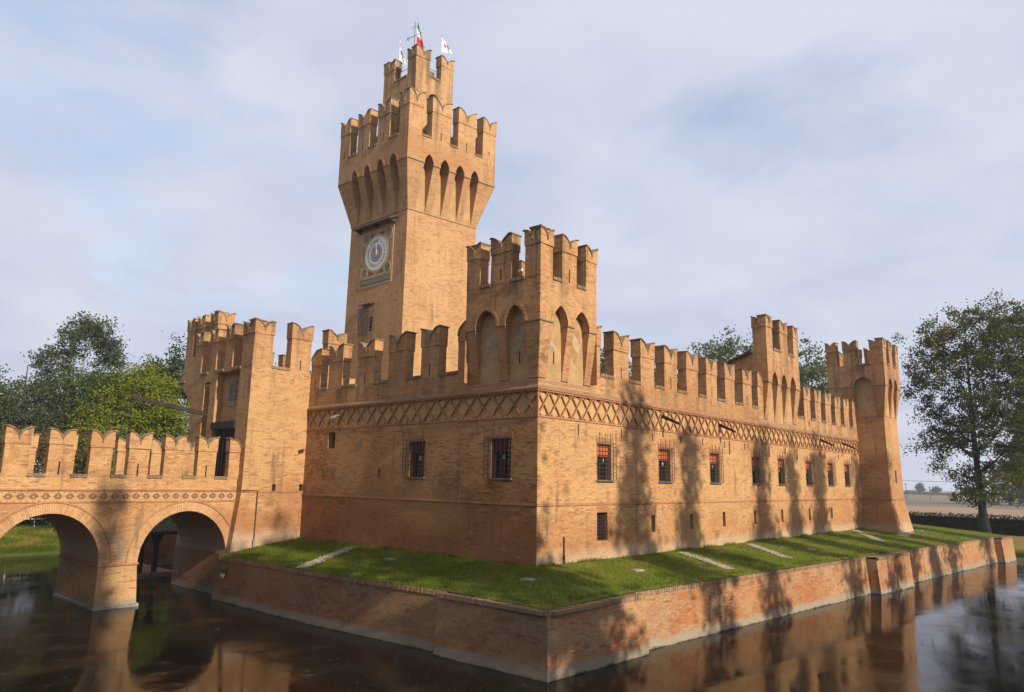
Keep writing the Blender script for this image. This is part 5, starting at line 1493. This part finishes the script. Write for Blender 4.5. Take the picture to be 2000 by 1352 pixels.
# floating leaves and scum on the moat
def floating():
    n = 900
    x = rng.uniform(-16, 58, n); y = rng.uniform(-14, 40, n)
    ins = ((x > -4.7) & (y > -5.2 - np.maximum(0, x) * .06)) | ((x > -9.9) & (x < -7.6) & (y > 16.5) & (y < 23))
    x, y = x[~ins], y[~ins]; n = len(x)
    r = rng.uniform(.02, .06, n); a = rng.uniform(0, 6.28, n)
    V = np.zeros((n, 4, 3))
    for i in range(4):
        t = a + i * np.pi / 2
        V[:, i] = np.c_[x + np.cos(t) * r * (1 if i % 2 else .6), y + np.sin(t) * r * (1 if i % 2 else .6), np.full(n, -2.624)]
    np_mesh('leaves', V.reshape(-1, 3), np.arange(n * 4).reshape(-1, 4), mat_leaf_brown, None, 'stuff', rng.random(n))
floating()

# ------------------------------------------------------------------ boat shelter under the right arch
bs_ = thing('boat_shelter', 'dark tiled shelter on timber posts seen through the right bridge arch', 'shelter', (-4.6, 26.5, -2.6))
b = MB(); b.box(-5.9, -2.6, 25.4, 31.0, -3.1, -2.3); b.build('stone_platform', mat_moat, bs_)
for x, y in ((-4.55, 25.75), (-3.75, 25.75), (-4.55, 30.3), (-2.9, 30.3)):
    b = MB(); b.box(x - .12, x + .12, y - .12, y + .12, -2.3, -.75); b.hexa([(x - .12, y - .12, -.75), (x + .12, y - .12, -.75), (x + .12, y + .12, -.75), (x - .12, y + .12, -.75), (x - .32, y - .12, -.2), (x + .32, y - .12, -.2), (x + .32, y + .12, -.2), (x - .32, y + .12, -.2)]); b.build('post', mat_wood, bs_)
rf = MB(); rf.hexa([(-5.9, 25.3, -.18), (-2.5, 25.3, -.18), (-2.5, 31.2, .75), (-5.9, 31.2, .75), (-5.9, 25.3, -.06), (-2.5, 25.3, -.06), (-2.5, 31.2, .87), (-5.9, 31.2, .87)]); roof = rf.build('roof', mat_darktile, bs_)
x = -5.85
tm = MB(); tm.tube([(0, 25.22, -.05), (0, 31.2, .89)], .085, 8); tme = None
while x < -2.5:
    if tme is None: o_ = tm.build('roof_tile', mat_darktile, roof); tme = o_.data
    else: o_ = link('roof_tile', tme, None, roof)
    o_.location = Vector((x, 0, 0)); x += .22
b = MB(); b.box(-6.0, 1.0, 31.5, 31.9, -3.1, -.3); b.build('back_wall', mat_moat, bs_)
b = MB(); b.tube([(-4.55 + .8 * t, 25.75, -1.5 - .22 * math.sin(math.pi * t)) for t in [i / 8 for i in range(9)]], .018, 5); b.build('chain', mat_iron, bs_)

# ------------------------------------------------------------------ trees
def leaf_cloud(cen, rad, n_cl, n_leaf, size, cl_r, shell=0.55, seed=0, k=1.0):
    g = np.random.default_rng(seed)
    d = g.normal(0, 1, (n_cl, 3)); d /= np.linalg.norm(d, axis=1)[:, None]
    r = (shell + (1 - shell) * g.random(n_cl)) * (0.86 + 0.28 * g.random(n_cl))
    lump = 1 + 0.22 * np.sin(3.1 * d[:, 0] + 5 * d[:, 2] + seed) * np.cos(4.3 * d[:, 1] + seed * 2)
    C = np.array(cen) + d * np.array(rad) * (r * lump * k)[:, None]
    idx = np.repeat(np.arange(n_cl), n_leaf)
    L = g.normal(0, 1, (len(idx), 3)); L *= (cl_r * (0.5 + g.random(n_cl)))[idx][:, None] * 0.55
    L[:, 2] *= 0.75
    P = C[idx] + L
    return P, idx, g

def leaves_to_mesh(name, P, tone, size, mat, parent, g, kind=None):
    n = len(P)
    a = g.normal(0, 1, (n, 3)); a /= np.linalg.norm(a, axis=1)[:, None]
    b = g.normal(0, 1, (n, 3)); b -= a * (a * b).sum(1)[:, None]; b /= np.linalg.norm(b, axis=1)[:, None]
    s = size * g.uniform(.6, 1.25, n)[:, None]
    V = np.zeros((n, 4, 3))
    V[:, 0] = P - a * s; V[:, 1] = P + b * s * .62; V[:, 2] = P + a * s; V[:, 3] = P - b * s * .62
    return np_mesh(name, V.reshape(-1, 3), np.arange(n * 4).reshape(-1, 4), mat, parent, kind, tone)

def limbs(base, top, crown_c, crown_r, r0, n, seed, lean=0.0, start=0.3):
    g = random.Random(seed)
    mb = MB()
    H = top - base[2]
    trunk = []
    for i in range(9):
        t = i / 8
        trunk.append((base[0] + lean * t + .12 * math.sin(3 * t + seed), base[1] + .1 * math.sin(4 * t + seed * 2), base[2] + H * .92 * t))
    mb.tube(trunk, [r0 * (1 - .88 * (i / 8) ** .8) * (1.35 if i == 0 else 1) for i in range(9)], 9)
    for k in range(n):
        t = start + (0.9 - start) * k / n
        i = t * 8; j = int(i); f = i - j
        p = Vector(trunk[j]).lerp(Vector(trunk[min(j + 1, 8)]), f)
        an = k * 2.4 + g.random()
        ln = g.uniform(.5, .9)
        ln *= (1.0 - .55 * t)
        e = Vector((p.x * .5 + crown_c[0] * .5 + crown_r[0] * ln * math.cos(an), p.y * .5 + crown_c[1] * .5 + crown_r[1] * ln * math.sin(an), p.z + crown_r[2] * g.uniform(.12, .38)))
        m = p.lerp(e, .5) + Vector((0, 0, -.04 * crown_r[2]))
        rr = r0 * (1 - .85 * t) * .55
        mb.tube([p, m, e], [rr, rr * .6, rr * .2], 6)
        for s in range(3):
            q = m.lerp(e, .25 * s + .1)
            e2 = q + Vector((g.uniform(-1, 1) * crown_r[0] * .35, g.uniform(-1, 1) * crown_r[1] * .35, g.uniform(.05, .2) * crown_r[2]))
            mb.tube([q, e2], [rr * .4, rr * .1], 5)
    return mb

def tree(name, label, base, top, blobs, mat, bark=mat_bark, r0=.3, n_cl=150, n_leaf=60, size=.16, seed=1, group=None, cat='tree', start=.3, nl=10, cl_r=.9, shell=.45, tone_bias=0.0, yellow=None, k=.84):
    t = thing(name, label, cat, base, group)
    zz = [c[2] for c, r in blobs]
    c0, rr0 = blobs[0]
    limbs(base, top, c0, rr0, r0, nl, seed, start=start).build('trunk', bark, t)
    vol = np.array([r[0] * r[1] * r[2] for c, r in blobs]) ** (2 / 3); vol = vol / vol.sum()
    PP, TT, gg = [], [], None
    for kk, (c, r) in enumerate(blobs):
        P, idx, g = leaf_cloud(c, r, max(6, int(n_cl * vol[kk])), n_leaf, size, cl_r, shell, seed=seed * 17 + kk, k=k)
        cl = g.random(idx.max() + 1)
        tone = .25 + .5 * cl[idx] * .7 + .25 * g.random(len(P)) + tone_bias
        if yellow is not None:
            tone = tone + yellow(P)
        PP.append(P); TT.append(np.clip(tone, 0, 1)); gg = g
    leaves_to_mesh('crown', np.concatenate(PP), np.concatenate(TT), size, mat, t, gg)
    return t

GZ = -1.15
# the big poplar on the right bank
yp = lambda P: np.where((P[:, 2] > 13) & (P[:, 2] < 21) & (P[:, 1] > -4.5) & (P[:, 1] < -.5), .42, 0) * (np.sin(P[:, 2] * 1.7 + P[:, 1] * 2.1) > -.1) - .12
tree('poplar_tree', 'tall poplar with yellowing crown on the bank right of the far corner tower', (63.2, -4.35, -1.35), 20.5,
     [((63.4, -5.2, 12.5), (4.8, 5.0, 7.6)), ((63.6, -6.6, 18.5), (4.0, 3.6, 5.2)), ((63.0, -1.0, 14.8), (3.4, 3.1, 5.6)), ((63.2, -3.0, 18.0), (3.2, 3.0, 4.4)), ((63.2, -2.2, 8.2), (3.6, 3.6, 3.4)), ((63.4, -7.2, 8.5), (3.4, 3.6, 4.6)), ((63.2, -4.4, 3.4), (3.4, 4.2, 2.2)), ((63.5, -9.5, 15.5), (3, 3, 6)), ((63.4, -7.6, 17.6), (3.2, 3.0, 5.2))],
     mat_leaf_poplar, r0=.44, n_cl=680, n_leaf=80, size=.125, seed=3, nl=20, start=.16, cl_r=.72, shell=.3, yellow=yp, bark=mat_bark_dark, k=1.0)
tree('poplar_tree', 'dark poplar at the right edge behind the tall yellowing poplar', (73.0, -8.6, -1.35), 19.0,
     [((73, -8.8, 10.0), (4.2, 4.2, 8.0)), ((72.8, -7.6, 6.0), (2.6, 2.6, 3.0))], mat_leaf_poplar, r0=.35, n_cl=260, n_leaf=80, size=.13, seed=5, cl_r=.8, bark=mat_bark_dark, k=1.0)
# trees beyond the left bank
tree('ash_tree', 'grey-green tree at the left edge of the photo behind the bridge', (-8.6, 50.0, GZ), 11.8, [((-8.6, 50, 7.0), (3.4, 3.4, 4.3)), ((-7.2, 49.4, 4.8), (3, 3, 2.6))], mat_leaf_grey, n_cl=170, n_leaf=75, size=.12, seed=11, group='trees beyond the left bank')
tree('oak_tree', 'dark bluish-green tree below the tall pale-stemmed tree', (-5.0, 53.0, GZ), 13.4, [((-4.8, 53, 8.0), (3.2, 3.2, 4.2)), ((-2.8, 52, 6.4), (3.2, 3.2, 3.8)), ((-6.4, 52.6, 5.5), (3, 3, 3.4))], mat_leaf_grey, n_cl=280, n_leaf=75, size=.12, seed=12, tone_bias=-.15, group='trees beyond the left bank')
tree('plane_tree', 'tall open-crowned tree with pale stems standing above the left trees', (-.3, 54.5, GZ), 17.8,
     [((-.4, 54.5, 15.6), (2.9, 2.9, 2.7)), ((-2.2, 55, 13.0), (2.0, 2.0, 2.3)), ((1.8, 54, 14.6), (1.9, 1.9, 2.4)), ((1.9, 54, 11.8), (1.6, 1.6, .9)), ((-2.4, 55, 10.4), (1.9, 1.9, 1.7))], mat_leaf_grey, bark=mat_bark_pale, r0=.26, n_cl=170, n_leaf=75, size=.12, seed=13, cl_r=.7, start=.35, tone_bias=-.1, group='trees beyond the left bank')
tree('maple_tree', 'round dark-green tree between the tall pale-stemmed tree and the yellow-green tree', (-.2, 52.0, GZ), 13.2, [((-.2, 51.5, 9.6), (3.6, 3.4, 3.6)), ((2.6, 51, 10.0), (3.0, 3, 2.6))], mat_leaf, n_cl=240, n_leaf=75, size=.12, seed=14, tone_bias=-.12, group='trees beyond the left bank')
tree('acacia_tree', 'broad yellow-green tree left of the gatehouse above the bridge', (3.4, 49.0, GZ), 12.6,
     [((3.2, 49.0, 8.8), (4.6, 3.6, 4.6)), ((-.4, 49.2, 6.8), (3.2, 2.8, 3.4)), ((6.2, 49, 6.8), (3.2, 2.8, 3.8)), ((2.0, 48.6, 3.6), (3.8, 2.6, 3.4)), ((5.6, 48.6, 3.2), (3.4, 2.6, 3.4))], mat_leaf_yellow, n_cl=600, n_leaf=90, seed=15, size=.115, cl_r=.8, shell=.3, group='trees beyond the left bank')
tree('rust_bush', 'browning bush behind the left end of the bridge parapet', (-6.2, 47.2, GZ), 6.6, [((-5.0, 47.2, 3.8), (3.2, 2.2, 3.4)), ((-2.0, 47, 3.8), (2.4, 2, 3.0)), ((-7.6, 47.2, 2.9), (2.4, 2, 2.6))], mat_leaf_brown, r0=.12, n_cl=210, n_leaf=60, size=.12, seed=16, cat='bush', cl_r=.7, group='trees beyond the left bank')
tree('dark_bush', 'dense dark-green bush under the yellow-green tree behind the bridge', (-2.6, 46.6, GZ), 4.4, [((-1.6, 46.4, 1.6), (2.6, 1.8, 3.0)), ((1.6, 46.0, 1.6), (2.6, 1.8, 2.6)), ((5.4, 46.0, 1.2), (2.4, 1.8, 2.6)), ((9.0, 45.6, 3.6), (2.2, 1.8, 5.0))], mat_leaf_dark, r0=.12, n_cl=260, n_leaf=70, seed=17, cat='bush', group='trees beyond the left bank')
tree('broom_bush', 'yellow-flowering bush at the left edge above the bridge parapet', (-9.4, 48.0, GZ), 6.8, [((-9.2, 48.0, 4.0), (2.0, 1.8, 3.3))], mat_leaf, r0=.1, n_cl=70, n_leaf=55, seed=18, cat='bush', yellow=lambda P: np.where(P[:, 2] > 6.3, .6, -.1), group='trees beyond the left bank')
tree('oak_tree', 'brownish-green tree just left of the gatehouse above the yellow-green tree', (6.4, 56.0, GZ), 15.6, [((6.2, 56, 11.4), (2.6, 2.6, 4.0)), ((8.6, 56, 12.6), (2.4, 2.4, 4.2))], mat_leaf_dark, n_cl=150, n_leaf=55, seed=19, group='trees beyond the left bank')
tree('oak_tree', 'green tree glimpsed through the gatehouse crenels', (9.0, 38.5 + 10, GZ), 14.0, [((9.4, 48.5, 11.5), (3.6, 3, 4.2)), ((12.6, 46.5, 11.0), (3.0, 3, 4.0))], mat_leaf, n_cl=140, n_leaf=55, seed=20, group='trees beyond the left bank')
# trees behind the castle
for i, (x, y, tp, rr, lab) in enumerate(((77.5, 30.0, 26.0, 4.6, 'hazy green poplar left of the wall turret behind the castle'), (79.5, 25.0, 24.4, 4.0, 'hazy green poplar directly behind the wall turret'), (82.5, 18.6, 24.0, 4.6, 'hazy green poplar between the wall turret and the far corner tower'),
                                        (57.5, 36.5, 22.0, 3.6, 'green poplar glimpsed through the first crenel right of the corner turret'), (64.0, 35.0, 20.6, 3.4, 'green poplar glimpsed through the second crenel of the sunlit wall'), (69.0, 33.0, 18.2, 3.2, 'green poplar glimpsed through the third crenel of the sunlit wall'))):
    tree('poplar_tree', lab, (x, y, -1.3), tp, [((x, y, tp - 6.0), (rr, rr, 6.2)), ((x + 1.5, y - 2.0, tp - 9), (rr * .8, rr * .8, 5)), ((x - 1.2, y + 2.2, tp - 9), (rr * .8, rr * .8, 5))], mat_leaf, n_cl=230, n_leaf=55, size=.2, seed=31 + i, cl_r=1.0, r0=.35, k=1.0, group='poplars behind the castle')

def undergrowth():
    g = np.random.default_rng(81)
    n = 26000
    x = g.uniform(-30, 16, n)
    hgt = 4.6 + 1.3 * np.sin(x * .55) + .9 * np.sin(x * 1.7 + 1)
    P = np.c_[x, 57 + g.normal(0, 1.3, n), -1.2 + hgt * g.random(n) ** .75]
    leaves_to_mesh('undergrowth', P, g.random(n) * .8, .22, mat_leaf_dark, None, g, 'stuff')
    n = 42000
    x = g.uniform(-17, 3, n); t = g.random(n)
    y = 42.9 + 5.6 * t
    z = np.where(t < .31, -2.45 + (t / .31) * .59, np.where(t < .79, -1.86 + (t - .31) / .48 * .81, -1.05))
    P = np.c_[x, y, z]
    ang = g.uniform(0, 6.28, n); h = g.uniform(.06, .22, n) + .25 * (t < .12); w = .02
    V = np.zeros((n, 3, 3))
    V[:, 0] = P + np.c_[np.cos(ang) * w, np.sin(ang) * w, -.03 * np.ones(n)]; V[:, 1] = P - np.c_[np.cos(ang) * w, np.sin(ang) * w, .03 * np.ones(n)]
    V[:, 2] = P + np.c_[g.normal(0, .07, (n, 2)), h]
    dry = (t > .16) & (t < .86)
    tone = np.where(dry, np.clip(.55 + .5 * np.sin(x * 1.9 + 2 * np.sin(y * 2.2)) + g.normal(0, .25, n), 0, 1), g.random(n) * .45)
    np_mesh('grass', V.reshape(-1, 3), np.arange(n * 3).reshape(-1, 3), mat_blade, None, 'stuff', tone)
undergrowth()

# hedge on the right bank
def hedge():
    t = thing('hedge', 'clipped dark hedge along the far right bank in front of the field', 'hedge', (69.0, 0, -1.35))
    b = MB(); b.box(68.3, 69.7, -26, 34, -1.5, .25); b.build('hedge_core', mat_leaf_hedge, t)
    n = 26000
    P = np.c_[rng.uniform(67.9, 69.9, n), rng.uniform(-26, 34, n), -1.4 + 2.0 * rng.random(n) ** .7 + rng.normal(0, .07, n)]
    leaves_to_mesh('foliage', P, rng.random(n) * .6 + .5 * (P[:, 2] > .3), .10, mat_leaf_hedge, t, rng)
hedge()

# far trees, poles and wire across the field
def far_tree(name, label, x, y, h, w, seed):
    t = thing(name, label, 'tree', (x, y, -1.3), 'trees along the hazy horizon')
    b = MB(); b.tube([(x, y, -1.3), (x, y, h * .5)], [.5, .25], 6); b.build('trunk', mat_bark, t)
    P, idx, g = leaf_cloud((x, y, h * .55), (w, w, h * .5), 60, 40, .4, 1.0, .3, seed=seed)
    leaves_to_mesh('crown', P, g.random(len(P)), .4, mat_leaf_dark, t, g)
far_tree('far_tree', 'larger hazy round tree on the horizon between far tower and poplar', 514, 104, 6.0, 2.4, 51)
far_tree('far_tree', 'lower hazy round tree on the horizon close to the poplar crown', 516, 95, 3.8, 2.8, 52)
def treeline():
    g = np.random.default_rng(60)
    n = 16000
    y = g.uniform(-260, 420, n)
    prof = 3.2 + 1.6 * np.sin(y * .05) + 1.2 * np.sin(y * .17 + 1) + 3.0 * (np.sin(y * .021 + 2) > .7)
    P = np.c_[545 + g.normal(0, 6, n), y, -1.2 + g.random(n) * np.maximum(prof, 1.5) * .75]
    leaves_to_mesh('treeline', P, g.random(n), .7, mat_leaf_dark, None, g, 'stuff')
    n = 5000
    P = np.c_[236 + g.normal(0, 5, n), 10 + g.normal(0, 5.5, n), -1.2 + g.random(n) ** .8 * 13]
    leaves_to_mesh('woods', P, g.random(n), .6, mat_leaf_dark, None, g, 'stuff')
treeline()
for x, y, h, lab in ((271.4, 45.5, 3.9, 'slim grey utility pole standing in the hazy field'), (281, 55.5, 5.0, 'utility pole beside the larger hazy tree in the field')):
    t = thing('utility_pole', lab, 'pole', (x, y, -1.3), 'utility poles across the field')
    b = MB(); b.tube([(x, y, -1.3), (x, y, h)], .12, 6); b.build('pole', mat_greywood, t)
    b = MB(); b.box(x - .05, x + .05, y - .5, y + .5, h - .35, h - .25); b.build('crossarm', mat_greywood, t)
b = MB(); b.tube([(133.0, 60, 5.6), (133.6, 20.0, 4.62), (135.2, 12.8, 4.5), (137, 0, 4.45), (140, -25, 4.9)], .035, 5)
w_ = b.build('power_line', mat_iron, None); w_['label'] = 'dark overhead power line crossing the sky above the hazy field'; w_['category'] = 'cable'

# white rail on the left bank top
t = thing('guard_rail', 'low white rail along the top of the grass bank seen through the left arch', 'rail', (-6, 47.4, -1.05))
for i in range(16):
    x = -16 + i * 1.5
    b = MB(); b.tube([(x, 48.6, -1.1), (x, 48.6, -.35)], .04, 6); b.build('post', mat_white, t)
b = MB(); b.tube([(-16, 48.6, -.38), (7, 48.6, -.38)], .035, 6); b.build('rail', mat_white, t)

# rows of trees on the near banks, beside and behind the camera: they throw the long shadows and darken the west side
def bank_rows():
    src = None
    for i, (x, y, sc, lab) in enumerate(((-12.4, -34.0, 1.27, 'slender poplar on the near bank shading the bridge'),
        (-3.75, -38.0, 0.98, 'slender poplar on the near bank shading the near castle corner'),
        (-3.5, -33.0, 1.13, 'slender tall poplar on the near bank shading the wall beside the gatehouse'),
        (5.1, -38, 1.14, 'slender poplar on the near bank shading the wall after the first barred window'),
        (10.0, -38, 1.085, 'slender poplar on the near bank shading the wall after the second barred window'),
        (18.9, -38, 1.09, 'slender poplar on the near bank shading the fourth barred window'),
        (23.9, -38, 1.06, 'slender poplar on the near bank shading the foot of the wall turret'),
        (28.9, -38, 1.19, 'slender poplar on the near bank shading the sixth barred window'),
        (37.4, -38, 1.15, 'slender poplar on the near bank shading the foot of the far corner tower'),
        (33.0, -38, 0.9, 'short slender poplar on the near bank shading the moat wall by the first buttress'),
        (-7.3, -30, 1.0, 'slender poplar on the near bank shading the moat wall below the lawn'),
        (46, -38, 1.1, 'slender poplar on the near bank shading the far end of the moat wall'))):
        if src is None:
            src = tree('lombardy_poplar', lab, (0, 0, 0), 24.5, [((0, 0, 9.0), (1.15, 1.15, 6.5)), ((0, 0, 16.5), (1.2, 1.2, 6.8)), ((0.1, 0, 21.5), (.8, .8, 3.4))], mat_leaf, r0=.28, n_cl=125, n_leaf=36, size=.20, seed=70, cl_r=.8, k=1.0, group='poplars on the near bank')
            t = src
        else:
            t = src.copy(); COL.objects.link(t)
            for c in src.children:
                q = c.copy(); COL.objects.link(q); q.parent = t
            t['label'] = lab
        wd = {0: .52, 1: 1.75, 10: 1.3}.get(i, 1.0); t.location = (x, y, 1.2 if x < 28 else -1.2); t.scale = (sc * wd, sc * wd, sc); t.rotation_euler = (0, 0, i * 1.3)
    src = None  # unseen west row, added to cut sky light on the shaded walls
    for i, (x, y, sc, lab) in enumerate(((-38, -9, 1.0, 'broad dense lime tree on the west bank opposite the near moat corner'), (-39, 1, 1.1, 'broad dense lime tree on the west bank opposite the lawn corner'), (-38, 11, 1.0, 'broad dense lime tree on the west bank opposite the shaded wall'),  # all seven lime trees are added and unseen, to cut sky light
                                         (-39, 25, 1.12, 'broad dense lime tree on the west bank just beyond the bridge head'), (-36, 35, 1.05, 'broad dense lime tree on the west bank opposite the gatehouse'), (-33, 46, 1.0, 'broad dense lime tree at the corner of west and north banks'), (-41, 18, 1.05, 'broad dense lime tree on the west bank on line with the bridge'))):
        if src is None:
            src = tree('added_lime_tree', lab, (0, 0, 0), 19.0, [((0, 0, 11.0), (5.4, 5.4, 7.5)), ((0, 0, 5.0), (4.8, 4.8, 4.0))], mat_leaf_dark, r0=.45, n_cl=230, n_leaf=50, size=.34, seed=90, cl_r=1.6, shell=.6, group='lime trees on the west bank')  # group of added, unseen trees
            t = src
        else:
            t = src.copy(); COL.objects.link(t)
            for c in src.children:
                q = c.copy(); COL.objects.link(q); q.parent = t
            t['label'] = lab
        t.location = (x, y, 1.3); t.scale = (sc, sc, sc); t.rotation_euler = (0, 0, i * 1.7)
bank_rows()

# the morning haze over the plain
hm = MB(); hm.box(-1700, 1700, -1700, 1700, -4.3, 39.0)
hz = bpy.data.materials.new('morning_haze'); hz.use_nodes = True
hn = hz.node_tree
for n_ in list(hn.nodes): hn.nodes.remove(n_)
ho = hn.nodes.new('ShaderNodeOutputMaterial'); hv = hn.nodes.new('ShaderNodeVolumePrincipled')
hv.inputs['Color'].default_value = (0.80, 0.85, 0.95, 1); hv.inputs['Density'].default_value = 0.00044; hv.inputs['Anisotropy'].default_value = 0.2
hn.links.new(hv.outputs[0], ho.inputs['Volume'])
hm.build('haze', hz, None, 'stuff')
